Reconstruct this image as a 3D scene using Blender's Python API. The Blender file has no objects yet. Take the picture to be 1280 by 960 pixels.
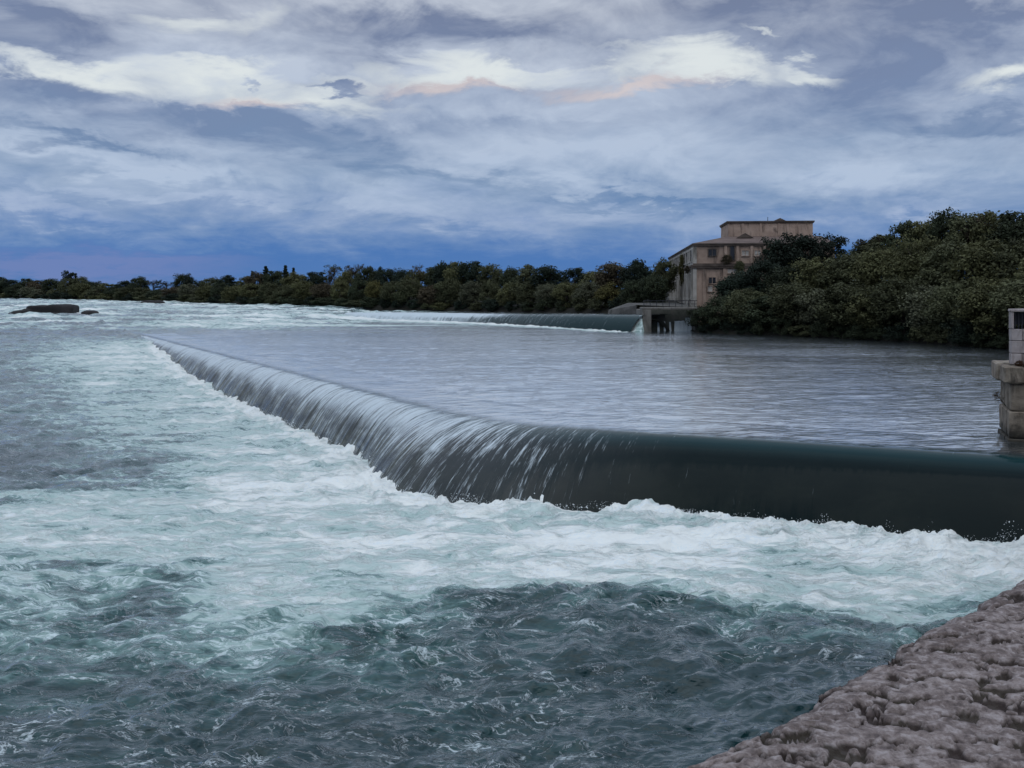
import bpy, math, random
import numpy as np
from mathutils import Vector, Matrix

random.seed(7)
RNG = np.random.default_rng(11)
sc = bpy.context.scene
C = sc.collection
R = math.radians

# ------------------------------------------------------------------ camera
EYE = 8.0                                   # eye height above the lower pool
cam = bpy.data.cameras.new('camera')
cam.sensor_width = 36.0
cam.lens = 36.0 * 1250 / 1280
cam.shift_y = -114 / 1280
cam.clip_start = 0.1
cam.clip_end = 9000
camo = bpy.data.objects.new('camera', cam)
camo.location = (0, 0, EYE)
camo.rotation_euler = (R(90), 0, 0)
C.objects.link(camo)
sc.camera = camo

# ------------------------------------------------------------------ render settings
sc.render.engine = 'CYCLES'
sc.cycles.use_denoising = True
try:
    sc.cycles.denoiser = 'OPENIMAGEDENOISE'
    sc.cycles.denoising_input_passes = 'RGB_ALBEDO_NORMAL'
except Exception:
    pass
sc.cycles.max_bounces = 4
sc.cycles.diffuse_bounces = 2
sc.cycles.glossy_bounces = 2
sc.cycles.transmission_bounces = 2
sc.cycles.caustics_reflective = False
sc.cycles.caustics_refractive = False
sc.cycles.sample_clamp_indirect = 4
sc.cycles.use_adaptive_sampling = True
sc.cycles.adaptive_threshold = 0.02
sc.view_settings.view_transform = 'Standard'
sc.view_settings.look = 'None'
sc.view_settings.exposure = 0.0
sc.view_settings.gamma = 1.0
sc.view_settings.use_curve_mapping = False

# ------------------------------------------------------------------ sky
SUN_EL, SUN_AZ = 60.0, 176.0               # degrees; azimuth clockwise from +Y (the view)
world = bpy.data.worlds.new('World')
sc.world = world
world.use_nodes = True
world.cycles.sampling_method = 'MANUAL'
world.cycles.sample_map_resolution = 256


class NT:
    """small helper to write node trees"""
    def __init__(s, tree):
        s.t = tree
        tree.nodes.clear()

    def n(s, kind, **kw):
        nd = s.t.nodes.new(kind)
        for k, v in kw.items():
            setattr(nd, k, v)
        return nd

    def link(s, a, b):
        s.t.links.new(a, b)

    def set(s, sock, v):
        if hasattr(v, 'is_linked') or isinstance(v, bpy.types.NodeSocket):
            s.link(v, sock)
        else:
            sock.default_value = v

    def math(s, op, a, b=0.0, c=None, clamp=False):
        nd = s.n('ShaderNodeMath', operation=op, use_clamp=clamp)
        s.set(nd.inputs[0], a)
        s.set(nd.inputs[1], b)
        if c is not None:
            s.set(nd.inputs[2], c)
        return nd.outputs[0]

    def vmath(s, op, a, b=(0, 0, 0)):
        nd = s.n('ShaderNodeVectorMath', operation=op)
        s.set(nd.inputs[0], a)
        s.set(nd.inputs[1], b)
        return nd.outputs[0]

    def mix(s, f, a, b, blend='MIX'):
        nd = s.n('ShaderNodeMix', data_type='RGBA', blend_type=blend)
        s.set(nd.inputs[0], f)
        s.set(nd.inputs[6], a)
        s.set(nd.inputs[7], b)
        return nd.outputs[2]

    def noise(s, vec, scale, detail=4, rough=0.55, dist=0.0, lac=2.0):
        nd = s.n('ShaderNodeTexNoise')
        if vec is not None:
            s.link(vec, nd.inputs['Vector'])
        nd.inputs['Scale'].default_value = scale
        nd.inputs['Detail'].default_value = detail
        nd.inputs['Roughness'].default_value = rough
        nd.inputs['Distortion'].default_value = dist
        nd.inputs['Lacunarity'].default_value = lac
        return nd.outputs['Fac']

    def ramp(s, f, stops, interp='LINEAR'):
        nd = s.n('ShaderNodeValToRGB')
        cr = nd.color_ramp
        cr.interpolation = interp
        while len(cr.elements) > 1:
            cr.elements.remove(cr.elements[-1])
        for i, (p, c) in enumerate(stops):
            e = cr.elements[0] if i == 0 else cr.elements.new(p)
            e.position = p
            e.color = (c[0], c[1], c[2], 1) if hasattr(c, '__len__') else (c, c, c, 1)
        s.set(nd.inputs[0], f)
        return nd.outputs[0]

    def smooth(s, v, a, b):
        nd = s.n('ShaderNodeMapRange', interpolation_type='SMOOTHSTEP', clamp=True)
        s.set(nd.inputs[0], v)
        nd.inputs[1].default_value = a
        nd.inputs[2].default_value = b
        return nd.outputs[0]

    def mapping(s, vec, scale=(1, 1, 1), rot=(0, 0, 0), loc=(0, 0, 0), kind='POINT'):
        nd = s.n('ShaderNodeMapping', vector_type=kind)
        s.link(vec, nd.inputs[0])
        nd.inputs['Location'].default_value = loc
        nd.inputs['Rotation'].default_value = rot
        nd.inputs['Scale'].default_value = scale
        return nd.outputs[0]


def lin(r, g, b):
    def f(c):
        c /= 255
        return c / 12.92 if c <= 0.04045 else ((c + 0.055) / 1.055) ** 2.4
    return (f(r), f(g), f(b), 1)


def build_sky():
    T = NT(world.node_tree)
    out = T.n('ShaderNodeOutputWorld')
    sky = T.n('ShaderNodeTexSky', sky_type='NISHITA')
    sky.sun_disc = False
    sky.sun_elevation = R(SUN_EL)
    sky.sun_rotation = R(SUN_AZ)
    sky.altitude = 170
    sky.air_density = 1.2
    sky.dust_density = 2.5
    bg_sky = T.n('ShaderNodeBackground')
    bg_sky.inputs[1].default_value = 0.12
    # clear sky between the clouds: thin high veil over it turns it cream
    T.link(T.mix(0.72, sky.outputs[0], (7.3, 7.5, 7.2, 1)), bg_sky.inputs[0])

    geo = T.n('ShaderNodeNewGeometry')
    d = T.vmath('SCALE', geo.outputs['Incoming'])
    d.node.inputs['Scale'].default_value = -1.0
    sep = T.n('ShaderNodeSeparateXYZ')
    T.link(d, sep.inputs[0])
    dx, dy, dz = sep.outputs
    az = T.math('ARCTAN2', dx, dy)
    el = T.math('ARCSINE', dz)
    # cloud deck seen in perspective
    zz = T.math('ADD', T.math('MAXIMUM', dz, 0.0), 0.17)
    cb = T.n('ShaderNodeCombineXYZ')
    T.link(T.math('DIVIDE', dx, zz), cb.inputs[0])
    T.link(T.math('DIVIDE', dy, zz), cb.inputs[1])
    deck = cb.outputs[0]
    n_big = T.noise(deck, 0.55, 4, 0.55, 0.6)
    n_mid = T.noise(T.vmath('ADD', deck, (31.3, 7.7, 2.0)), 1.7, 6, 0.58, 0.45)
    n_wrap = T.noise(T.vmath('ADD', deck, (3.1, 47.2, 9.0)), 1.6, 5, 0.6, 0.4)
    n_wrap2 = T.noise(T.vmath('ADD', deck, (13.7, 5.2, 19.0)), 4.6, 5, 0.62, 0.5)
    # billow texture in direction space (cumulus edges)
    dirst = T.mapping(d, scale=(1, 1, 2.3))
    n_fine = T.noise(dirst, 9, 7, 0.60, 0.5)
    n_up = T.noise(T.vmath('ADD', dirst, (0.004, 0.0, 0.026)), 9, 7, 0.60, 0.5)
    relief = T.math('SUBTRACT', n_fine, n_up)
    # warped azimuth/elevation
    wx = T.math('ADD', az, T.math('ADD', T.math('MULTIPLY', T.math('SUBTRACT', n_wrap, 0.5), 0.10), T.math('MULTIPLY', T.math('SUBTRACT', n_fine, 0.5), 0.06)))
    wy = T.math('ADD', T.math('ADD', el, T.math('MULTIPLY', T.math('SUBTRACT', n_wrap, 0.5), 0.030)),
                T.math('ADD', T.math('MULTIPLY', T.math('SUBTRACT', n_wrap2, 0.5), 0.050),
                       T.math('MULTIPLY', T.math('SUBTRACT', n_fine, 0.5), 0.050)))
    wc = T.n('ShaderNodeCombineXYZ')
    T.link(wx, wc.inputs[0])
    T.link(wy, wc.inputs[1])
    W = wc.outputs[0]

    def blob(px, py, rx, ry, rot=0.0, a=0.0, b=0.75):
        x, z = (px - 640) / 1250, (366 - py) / 1250
        m = T.mapping(W, loc=(math.atan(x), math.atan(z / math.hypot(1, x)), 0),
                      rot=(0, 0, R(rot)), scale=(rx / 1250, ry / 1250, 1), kind='TEXTURE')
        g = T.n('ShaderNodeTexGradient', gradient_type='SPHERICAL')
        T.link(m, g.inputs[0])
        return T.smooth(g.outputs['Fac'], a, b)

    def union(vals):
        o = vals[0]
        for v in vals[1:]:
            o = T.math('MAXIMUM', o, v)
        return o

    def sub(a, b, k=1.0):
        return T.math('SUBTRACT', a, T.math('MULTIPLY', b, k), clamp=True)

    # openings to the bright sky
    gap = union([blob(320, 108, 250, 42, -2, 0, 0.77), blob(640, 88, 300, 34, 2, 0, 0.82), blob(90, 82, 190, 26, -6, 0, 0.82), blob(880, 78, 170, 34, -10, 0, 0.82),
                 blob(985, 92, 60, 22, -20, 0, 0.82), blob(1250, 102, 60, 22, 0, .0, 0.92), blob(260, 22, 150, 22, 4, .0, 1.00), blob(960, 36, 60, 9, -5, .1, 1.00)])
    # clouds in front of the openings
    cover = union([blob(520, 34, 215, 34, 0, .0, 0.60), blob(60, 42, 130, 40, 4, .0, 0.65), blob(418, 110, 60, 12, -9, .0, 0.75),
                   blob(316, 107, 16, 10, -20, .0, 0.75), blob(570, 118, 150, 20, 1, .0, 0.85), blob(800, 112, 160, 20, 3, .0, 0.85),
                   blob(240, 66, 120, 20, 0, .0, 1.00), blob(300, 138, 90, 16, 0, 0, 0.85), blob(700, 66, 130, 16, 0, .0, 1.00)])
    cover = T.math('MAXIMUM', cover, T.math('MULTIPLY', T.smooth(n_fine, 0.44, 0.70), 0.65))
    gap = sub(gap, cover, 0.95)
    # stray openings anywhere higher up, so the sky goes on the same beyond the picture
    high = T.smooth(el, 0.30, 0.45)
    stray = T.math('MULTIPLY', T.smooth(n_big, 0.48, 0.85), high)
    gap = T.math('MAXIMUM', gap, stray)

    # light on the cloud deck
    light = T.math('ADD', T.math('MULTIPLY', T.math('SUBTRACT', n_mid, 0.5), 1.3), 0.54)
    light = T.math('ADD', light, T.math('MULTIPLY', T.math('SUBTRACT', n_fine, 0.5), 0.75))
    light = T.math('ADD', light, T.math('MULTIPLY', relief, 1.1))
    brightc = union([blob(190, 205, 230, 18, -5, 0, .8), blob(60, 262, 120, 16, -14, 0, .6), blob(230, 245, 260, 12, -3, 0, .9), blob(640, 135, 330, 26, 2, 0, .8),
                     blob(760, 190, 330, 70, 0, 0, 1), blob(560, 262, 240, 22, -9, 0, .9), blob(1130, 210, 220, 44, 0, 0, .9),
                     blob(1160, 262, 70, 12, 5, .0, .6), blob(270, 70, 190, 46, 0, 0, .6), blob(640, 75, 200, 34, 0, 0, .6), blob(120, 80, 150, 26, 0, 0, .8)])
    darkc = union([blob(60, 40, 135, 42, 4, 0, 0.75), blob(520, 34, 220, 36, 0, 0, 0.75), blob(1040, 30, 330, 62, -9, 0, 0.85), blob(1110, 95, 130, 80, 35, 0, 0.95),
                   blob(60, 112, 200, 30, -6, 0, 0.95), blob(330, 168, 360, 30, -9, 0, 1.00), blob(418, 108, 80, 14, -9, 0, 1.00), blob(1220, 155, 150, 22, 3, 0, 0.95),
                   blob(540, 218, 230, 20, -6, 0, 1.00), blob(120, 180, 160, 14, -5, 0, 1.00), blob(800, 250, 200, 12, -4, 0, 1.00)])
    light = T.math('ADD', light, T.math('MULTIPLY', brightc, 0.34))
    light = T.math('SUBTRACT', light, T.math('MULTIPLY', darkc, 0.60))
    light = T.math('MAXIMUM', light, T.math('ADD', T.math('MULTIPLY', T.math('SUBTRACT', n_fine, 0.42), 1.0), T.math('MULTIPLY', relief, 0.8)), clamp=True)
    # the far rain cloud low down is even in tone
    light = T.math('ADD', T.math('MULTIPLY', light, T.smooth(wy, 0.005, 0.09)), T.math('MULTIPLY', T.smooth(wy, 0.09, 0.005), 0.15))
    eln = T.math('DIVIDE', wy, 1.6)
    k = 1 / 1.6
    dark = T.ramp(eln, [(0.0, lin(82, 122, 178)), (0.035 * k, lin(68, 114, 176)), (0.065 * k, lin(92, 129, 178)), (0.11 * k, lin(116, 143, 178)),
                        (0.19 * k, lin(119, 137, 170)), (0.28 * k, lin(116, 129, 158)), (0.5 * k, lin(120, 135, 164)), (1.0, lin(144, 164, 198))])
    bright = T.ramp(eln, [(0.0, lin(112, 138, 188)), (0.03 * k, lin(100, 136, 192)), (0.075 * k, lin(160, 178, 208)), (0.11 * k, lin(176, 193, 217)),
                          (0.20 * k, lin(183, 196, 216)), (0.28 * k, lin(197, 205, 218)), (0.5 * k, lin(206, 216, 230)), (1.0, lin(214, 228, 246))])
    col = T.mix(light, dark, bright)
    # lavender haze low on the left
    lav = blob(90, 335, 260, 26, 0, 0, .8)
    col = T.mix(T.math('MULTIPLY', lav, .7), col, lin(118, 134, 184))
    # last pink light on the cloud tops by the openings
    pink = union([blob(570, 108, 150, 15, 1, .0, .9), blob(810, 101, 150, 16, 3, 0, .9), blob(310, 130, 90, 14, 0, .0, 1)])
    col = T.mix(T.math('MULTIPLY', pink, .62), col, lin(224, 208, 202))
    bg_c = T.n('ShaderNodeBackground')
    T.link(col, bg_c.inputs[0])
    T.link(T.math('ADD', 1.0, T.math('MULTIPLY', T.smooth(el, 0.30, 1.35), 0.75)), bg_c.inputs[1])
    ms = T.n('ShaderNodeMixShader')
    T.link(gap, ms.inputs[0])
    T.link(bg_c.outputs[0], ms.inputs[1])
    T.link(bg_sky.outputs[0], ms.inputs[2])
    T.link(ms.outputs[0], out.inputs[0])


build_sky()

sun = bpy.data.lights.new('sun', 'SUN')
sun.energy = 0.5
sun.angle = R(60)
sun.color = (1.0, 0.98, 0.95)
suno = bpy.data.objects.new('sun', sun)
a, e = R(SUN_AZ), R(SUN_EL)
sd = Vector((math.cos(e) * math.sin(a), math.cos(e) * math.cos(a), math.sin(e)))
suno.rotation_euler = sd.to_track_quat('Z', 'Y').to_euler()
C.objects.link(suno)

# ------------------------------------------------------------------ numeric helpers
_perm = RNG.permutation(512)
_ga = RNG.random(512) * 2 * np.pi
_gx, _gy = np.cos(_ga), np.sin(_ga)


def pnoise(x, y, seed=0):
    """gradient noise, about -0.7..0.7"""
    xi, yi = np.floor(x).astype(np.int64), np.floor(y).astype(np.int64)
    xf, yf = x - xi, y - yi

    def g(ix, iy, fx, fy):
        h = _perm[(_perm[(ix + seed * 57) & 511] + iy + seed * 13) & 511]
        return _gx[h] * fx + _gy[h] * fy
    u = xf * xf * xf * (xf * (xf * 6 - 15) + 10)
    v = yf * yf * yf * (yf * (yf * 6 - 15) + 10)
    a = g(xi, yi, xf, yf)
    b = g(xi + 1, yi, xf - 1, yf)
    c = g(xi, yi + 1, xf, yf - 1)
    d_ = g(xi + 1, yi + 1, xf - 1, yf - 1)
    return (a + (b - a) * u) * (1 - v) + (c + (d_ - c) * u) * v


def fbm(x, y, o=4, seed=0, gain=0.5):
    s, a = 0, 1.0
    for i in range(o):
        s = s + a * pnoise(x, y, seed + i)
        x, y, a = x * 2.03 + 3.7, y * 2.03 - 1.9, a * gain
    return s


def ridge(x, y, o=3, seed=0, gain=0.5):
    s, a = 0, 1.0
    for i in range(o):
        s = s + a * (0.35 - np.abs(pnoise(x, y, seed + i)))
        x, y, a = x * 2.1 + 1.7, y * 2.1 - 4.9, a * gain
    return s


def sstep(x, a, b):
    t = np.clip((x - a) / (b - a), 0, 1)
    return t * t * (3 - 2 * t)


def raw_mesh(name, verts, quads, smooth=True):
    me = bpy.data.meshes.new(name)
    verts = np.ascontiguousarray(verts, dtype=np.float32)
    quads = np.ascontiguousarray(quads, dtype=np.int32)
    k = quads.shape[1]
    me.vertices.add(len(verts))
    me.vertices.foreach_set('co', verts.ravel())
    me.loops.add(quads.size)
    me.loops.foreach_set('vertex_index', quads.ravel())
    me.polygons.add(len(quads))
    me.polygons.foreach_set('loop_start', np.arange(0, quads.size, k, dtype=np.int32))
    try:
        me.polygons.foreach_set('loop_total', np.full(len(quads), k, dtype=np.int32))
    except Exception:
        pass
    me.update(calc_edges=True)
    if smooth:
        me.shade_smooth()
    return me


def grid_quads(nr, nc):
    i = np.arange(nr * nc).reshape(nr, nc)
    return np.stack([i[:-1, :-1].ravel(), i[:-1, 1:].ravel(), i[1:, 1:].ravel(), i[1:, :-1].ravel()], 1)


def fattr(me, name, vals):
    at = me.attributes.new(name, 'FLOAT', 'POINT')
    at.data.foreach_set('value', np.ascontiguousarray(vals, dtype=np.float32).ravel())


def link_obj(name, me, mat=None, parent=None, **props):
    o = bpy.data.objects.new(name, me)
    C.objects.link(o)
    if mat is not None and me is not None and len(me.materials) == 0:
        me.materials.append(mat)
    if parent is not None:
        o.parent = parent
    for k, v in props.items():
        o[k] = v
    return o


def empty(name, loc=(0, 0, 0), rz=0.0, **props):
    o = bpy.data.objects.new(name, None)
    o.empty_display_size = 0.3
    o.location = loc
    o.rotation_euler = (0, 0, rz)
    C.objects.link(o)
    for k, v in props.items():
        o[k] = v
    return o


class MB:
    """collects boxes and prisms into one mesh"""
    def __init__(s):
        s.v, s.f = [], []

    def box(s, x0, x1, y0, y1, z0, z1, bev=0.0):
        b = len(s.v)
        if bev <= 0:
            s.v += [(x0, y0, z0), (x1, y0, z0), (x1, y1, z0), (x0, y1, z0), (x0, y0, z1), (x1, y0, z1), (x1, y1, z1), (x0, y1, z1)]
            s.f += [tuple(b + i for i in q) for q in ((0, 3, 2, 1), (4, 5, 6, 7), (0, 1, 5, 4), (1, 2, 6, 5), (2, 3, 7, 6), (3, 0, 4, 7))]
            return s
        # chamfered box, 24 vertices
        pts, key = [], {}
        for ix, x in ((0, x0), (1, x1)):
            for iy, y in ((0, y0), (1, y1)):
                for iz, z in ((0, z0), (1, z1)):
                    sx, sy, sz = (1, -1)[ix], (1, -1)[iy], (1, -1)[iz]
                    for ax in range(3):
                        p = [x + sx * bev, y + sy * bev, z + sz * bev]
                        p[ax] = (x, y, z)[ax]
                        key[(ix, iy, iz, ax)] = b + len(pts)
                        pts.append(tuple(p))
        s.v += pts
        K = key
        for a_ in range(3):
            u_, w_ = [(1, 2), (0, 2), (0, 1)][a_]
            for sd_ in (0, 1):
                q = []
                for (p, q_) in ((0, 0), (1, 0), (1, 1), (0, 1)):
                    c = [0, 0, 0]
                    c[a_], c[u_], c[w_] = sd_, p, q_
                    q.append(K[(*c, a_)])
                s.f.append(tuple(q))
        for a_ in range(3):            # edges along axis a_
            u_, w_ = [(1, 2), (0, 2), (0, 1)][a_]
            for p in (0, 1):
                for q_ in (0, 1):
                    c0, c1 = [0, 0, 0], [0, 0, 0]
                    c0[u_] = c1[u_] = p
                    c0[w_] = c1[w_] = q_
                    c1[a_] = 1
                    s.f.append((K[(*c0, u_)], K[(*c1, u_)], K[(*c1, w_)], K[(*c0, w_)]))
        for ix in (0, 1):
            for iy in (0, 1):
                for iz in (0, 1):
                    s.f.append((K[(ix, iy, iz, 0)], K[(ix, iy, iz, 1)], K[(ix, iy, iz, 2)]))
        return s

    def poly(s, pts, faces):
        b = len(s.v)
        s.v += [tuple(p) for p in pts]
        s.f += [tuple(b + i for i in f) for f in faces]
        return s

    def prism_y(s, xz, y0, y1):
        n = len(xz)
        b = len(s.v)
        s.v += [(x, y0, z) for x, z in xz] + [(x, y1, z) for x, z in xz]
        s.f.append(tuple(b + i for i in range(n)))
        s.f.append(tuple(b + n + i for i in reversed(range(n))))
        for i in range(n):
            j = (i + 1) % n
            s.f.append((b + j, b + i, b + n + i, b + n + j))
        return s

    def build(s, name, mat, parent=None, **props):
        me = bpy.data.meshes.new(name)
        me.from_pydata(s.v, [], s.f)
        import bmesh
        bm = bmesh.new()
        bm.from_mesh(me)
        bmesh.ops.recalc_face_normals(bm, faces=bm.faces)
        bm.to_mesh(me)
        bm.free()
        return link_obj(name, me, mat, parent, **props)


# ------------------------------------------------------------------ materials
def mat_new(name):
    m = bpy.data.materials.new(name)
    m.use_nodes = True
    T = NT(m.node_tree)
    out = T.n('ShaderNodeOutputMaterial')
    return m, T, out


def principled(T, out, **kw):
    p = T.n('ShaderNodeBsdfPrincipled')
    for k, v in kw.items():
        T.set(p.inputs[k.replace('_', ' ')], v)
    T.link(p.outputs[0], out.inputs[0])
    return p


def bump(T, h, strength=1.0, dist=0.05, normal=None):
    b = T.n('ShaderNodeBump')
    b.inputs['Strength'].default_value = strength
    b.inputs['Distance'].default_value = dist
    T.link(h, b.inputs['Height'])
    if normal is not None:
        T.link(normal, b.inputs['Normal'])
    return b.outputs[0]


def attr(T, name):
    a_ = T.n('ShaderNodeAttribute', attribute_name=name)
    return a_.outputs['Fac']


def make_water_mat():
    m, T, out = mat_new('river_water')
    g = T.n('ShaderNodeNewGeometry')
    P = g.outputs['Position']
    foam, calm = attr(T, 'foam'), attr(T, 'calm')
    # foam is drawn out along the current
    flow = T.mapping(P, rot=(0, 0, R(-14)), scale=(0.40, 1.0, 0.6))
    w = T.n('ShaderNodeTexNoise')
    T.link(flow, w.inputs['Vector'])
    w.inputs['Scale'].default_value = 0.8
    w.inputs['Detail'].default_value = 5
    wv = T.vmath('SCALE', T.vmath('SUBTRACT', w.outputs['Color'], (0.5, 0.5, 0.5)))
    wv.node.inputs['Scale'].default_value = 1.6
    Q = T.vmath('ADD', flow, wv)
    n1 = T.noise(Q, 0.6, 6, 0.64, 0.2)
    n2 = T.noise(Q, 2.4, 6, 0.60, 0.5)
    # thin curling foam threads: ridges of a noise
    th = T.noise(Q, 2.2, 5, 0.62, 0.9)
    thread = T.math('SUBTRACT', 1.0, T.math('MULTIPLY', T.math('ABSOLUTE', T.math('SUBTRACT', th, 0.5)), 15.0), clamp=True)
    v = T.math('ADD', T.math('MULTIPLY', T.math('SUBTRACT', n1, 0.5), 1.15), T.math('MULTIPLY', T.math('SUBTRACT', n2, 0.5), 0.85))
    v = T.math('MULTIPLY', v, T.math('ADD', 0.45, T.math('MULTIPLY', T.smooth(foam, 0.1, 0.5), 0.55)))
    v = T.math('ADD', v, foam)
    v = T.math('ADD', v, T.math('MULTIPLY', T.math('MULTIPLY', thread, 0.14), T.smooth(foam, 0.06, 0.30)))
    col = T.ramp(v, [(0.18, (0.008, 0.034, 0.037)), (0.36, (0.022, 0.074, 0.073)), (0.50, (0.14, 0.25, 0.235)), (0.64, (0.38, 0.50, 0.47)),
                     (0.82, (0.56, 0.65, 0.62)), (1.06, (0.80, 0.82, 0.775))])
    white = T.smooth(v, 0.40, 0.75)
    # pale tint on still water, painting in a brighter sky reflection
    col = T.mix(T.math('MULTIPLY', calm, T.smooth(v, 0.45, 0.2)), col, (0.062, 0.098, 0.118, 1))
    tw = T.math('ADD', T.math('MULTIPLY', thread, T.smooth(foam, 0.0, 0.20)), T.math('MULTIPLY', T.math('SUBTRACT', n2, 0.5), 1.3))
    tw = T.math('MULTIPLY', T.smooth(tw, 0.60, 1.05), 0.66)
    col = T.mix(tw, col, (0.66, 0.74, 0.765, 1))
    white = T.math('MAXIMUM', white, tw)
    rough = T.math('ADD', T.math('ADD', 0.05, T.math('MULTIPLY', calm, 0.03)), T.math('MULTIPLY', white, 0.6), clamp=True)
    # small ripples, crests across the current
    rp = T.mapping(P, rot=(0, 0, R(-10)), scale=(0.34, 1.0, 1))
    r1 = T.noise(rp, 2.3, 3, 0.5, 0.6)
    r2 = T.noise(T.mapping(P, rot=(0, 0, R(12)), scale=(0.42, 1.0, 1)), 7.0, 2, 0.5, 0.5)
    r3 = T.noise(rp, 19.0, 2, 0.5, 0.3)
    h = T.math('ADD', T.math('MULTIPLY', r1, 0.115), T.math('ADD', T.math('MULTIPLY', r2, 0.030), T.math('MULTIPLY', r3, 0.007)))
    lane = T.noise(T.mapping(P, rot=(0, 0, R(-18)), scale=(0.35, 1.0, 1)), 0.10, 4, 0.55, 0.5)
    lane = T.math('MULTIPLY', T.smooth(lane, 0.36, 0.62), T.math('MULTIPLY', calm, 0.42))
    h = T.math('MULTIPLY', h, T.math('SUBTRACT', 1.0, T.math('MAXIMUM', T.math('ADD', lane, T.math('MULTIPLY', calm, 0.15)), T.math('MULTIPLY', white, 0.72))))
    h = T.math('ADD', h, T.math('MULTIPLY', T.math('MULTIPLY', T.smooth(v, 0.4, 1.2), T.math('SUBTRACT', 1.0, calm)), 0.10))
    b = bump(T, h, 1.0, 1.0)
    p = principled(T, out, Base_Color=col, Roughness=rough, IOR=1.38)
    T.link(b, p.inputs['Normal'])
    p.inputs['Coat IOR'].default_value = 2.2
    p.inputs['Coat Roughness'].default_value = 0.07
    T.link(b, p.inputs['Coat Normal'])
    T.link(calm, p.inputs['Coat Weight'])
    gl = T.n('ShaderNodeBsdfGlossy')
    gl.inputs['Color'].default_value = (0.93, 0.97, 1.0, 1)
    gl.inputs['Roughness'].default_value = 0.15
    T.link(b, gl.inputs['Normal'])
    ms = T.n('ShaderNodeMixShader')
    lw = T.n('ShaderNodeLayerWeight')
    T.link(b, lw.inputs['Normal'])
    graz = T.math('MULTIPLY', T.math('POWER', lw.outputs['Facing'], 3.4), 0.72)
    T.link(T.math('MULTIPLY', T.math('MAXIMUM', graz, T.math('MULTIPLY', calm, 0.92)), T.math('SUBTRACT', 1.0, white, clamp=True)), ms.inputs[0])
    T.link(p.outputs[0], ms.inputs[1])
    T.link(gl.outputs[0], ms.inputs[2])
    T.link(ms.outputs[0], out.inputs[0])
    return m


def make_sheet_mat():
    """water sliding over a weir; UV.x = metres along the crest, UV.y = metres down the flow"""
    m, T, out = mat_new('weir_water')
    uv = T.n('ShaderNodeUVMap', uv_map='flow').outputs[0]
    thin, foam = attr(T, 'thin'), attr(T, 'foam')
    drop = attr(T, 'drop')
    s1 = T.noise(T.mapping(uv, scale=(2.2, 0.16, 1)), 1.0, 6, 0.62, 0.25)
    s2 = T.noise(T.mapping(uv, scale=(9.0, 0.45, 1)), 1.0, 5, 0.62, 0.2)
    s3 = T.noise(T.mapping(uv, scale=(0.35, 0.5, 1)), 1.0, 5, 0.6, 0.3)
    s4 = T.noise(T.mapping(uv, scale=(26.0, 1.6, 1)), 1.0, 4, 0.6, 0.2)
    streak = T.math('ADD', T.math('MULTIPLY', s1, 0.36), T.math('ADD', T.math('MULTIPLY', s2, 0.42), T.math('MULTIPLY', s4, 0.22)))
    # white lines of air in thin water, plus painted sky sheen by the crest
    v = T.math('ADD', T.math('MULTIPLY', T.math('SUBTRACT', streak, 0.5), 5.5), T.math('ADD', foam, -0.12))
    white = T.math('MULTIPLY', T.smooth(v, 0.2, 0.95), 0.78)
    deep = T.mix(T.smooth(drop, 0.0, 0.38), (0.010, 0.036, 0.039, 1), (0.0030, 0.0090, 0.0095, 1))
    bed = T.mix(T.smooth(s3, 0.35, 0.65), (0.020, 0.028, 0.024, 1), (0.075, 0.082, 0.062, 1))
    col = T.mix(T.math('MULTIPLY', thin, T.smooth(s3, 0.3, 0.6)), deep, bed)
    col = T.mix(attr(T, 'still'), col, (0.062, 0.098, 0.118, 1))  # sky reflection painted in with the still pool's pale tint
    white = T.math('MULTIPLY', white, T.math('SUBTRACT', 1.0, T.math('MULTIPLY', T.math('MULTIPLY', thin, 0.75), T.smooth(s3, 0.62, 0.42))))
    col = T.mix(white, col, (0.70, 0.79, 0.83, 1))
    rough = T.math('ADD', 0.06, T.math('MULTIPLY', white, 0.35))
    amp = attr(T, 'ridge')
    still = attr(T, 'still')
    g = T.n('ShaderNodeNewGeometry')
    rp = T.mapping(g.outputs['Position'], rot=(0, 0, R(-10)), scale=(0.34, 1.0, 1))
    r1 = T.noise(rp, 2.3, 4, 0.5, 0.6)
    h = T.math('ADD', T.math('MULTIPLY', s1, 0.10), T.math('ADD', T.math('MULTIPLY', s2, 0.030), T.math('MULTIPLY', s4, 0.006)))
    h = T.math('ADD', T.math('MULTIPLY', h, amp), T.math('MULTIPLY', T.math('MULTIPLY', r1, 0.060), still))
    b = bump(T, h, 1.0, 1.0)
    p = principled(T, out, Base_Color=col, Roughness=rough, IOR=1.14)
    T.link(b, p.inputs['Normal'])
    T.link(T.math('MAXIMUM', still, T.math('MULTIPLY', amp, 0.55)), p.inputs['Coat Weight'])
    p.inputs['Coat IOR'].default_value = 1.65
    T.link(T.math('ADD', 0.05, T.math('MULTIPLY', still, 0.02)), p.inputs['Coat Roughness'])
    T.link(b, p.inputs['Coat Normal'])
    gl = T.n('ShaderNodeBsdfGlossy')
    gl.inputs['Color'].default_value = (0.93, 0.97, 1.0, 1)
    gl.inputs['Roughness'].default_value = 0.15
    T.link(b, gl.inputs['Normal'])
    ms = T.n('ShaderNodeMixShader')
    T.link(T.math('MULTIPLY', still, 0.85), ms.inputs[0])
    T.link(p.outputs[0], ms.inputs[1])
    T.link(gl.outputs[0], ms.inputs[2])
    T.link(ms.outputs[0], out.inputs[0])
    return m


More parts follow.
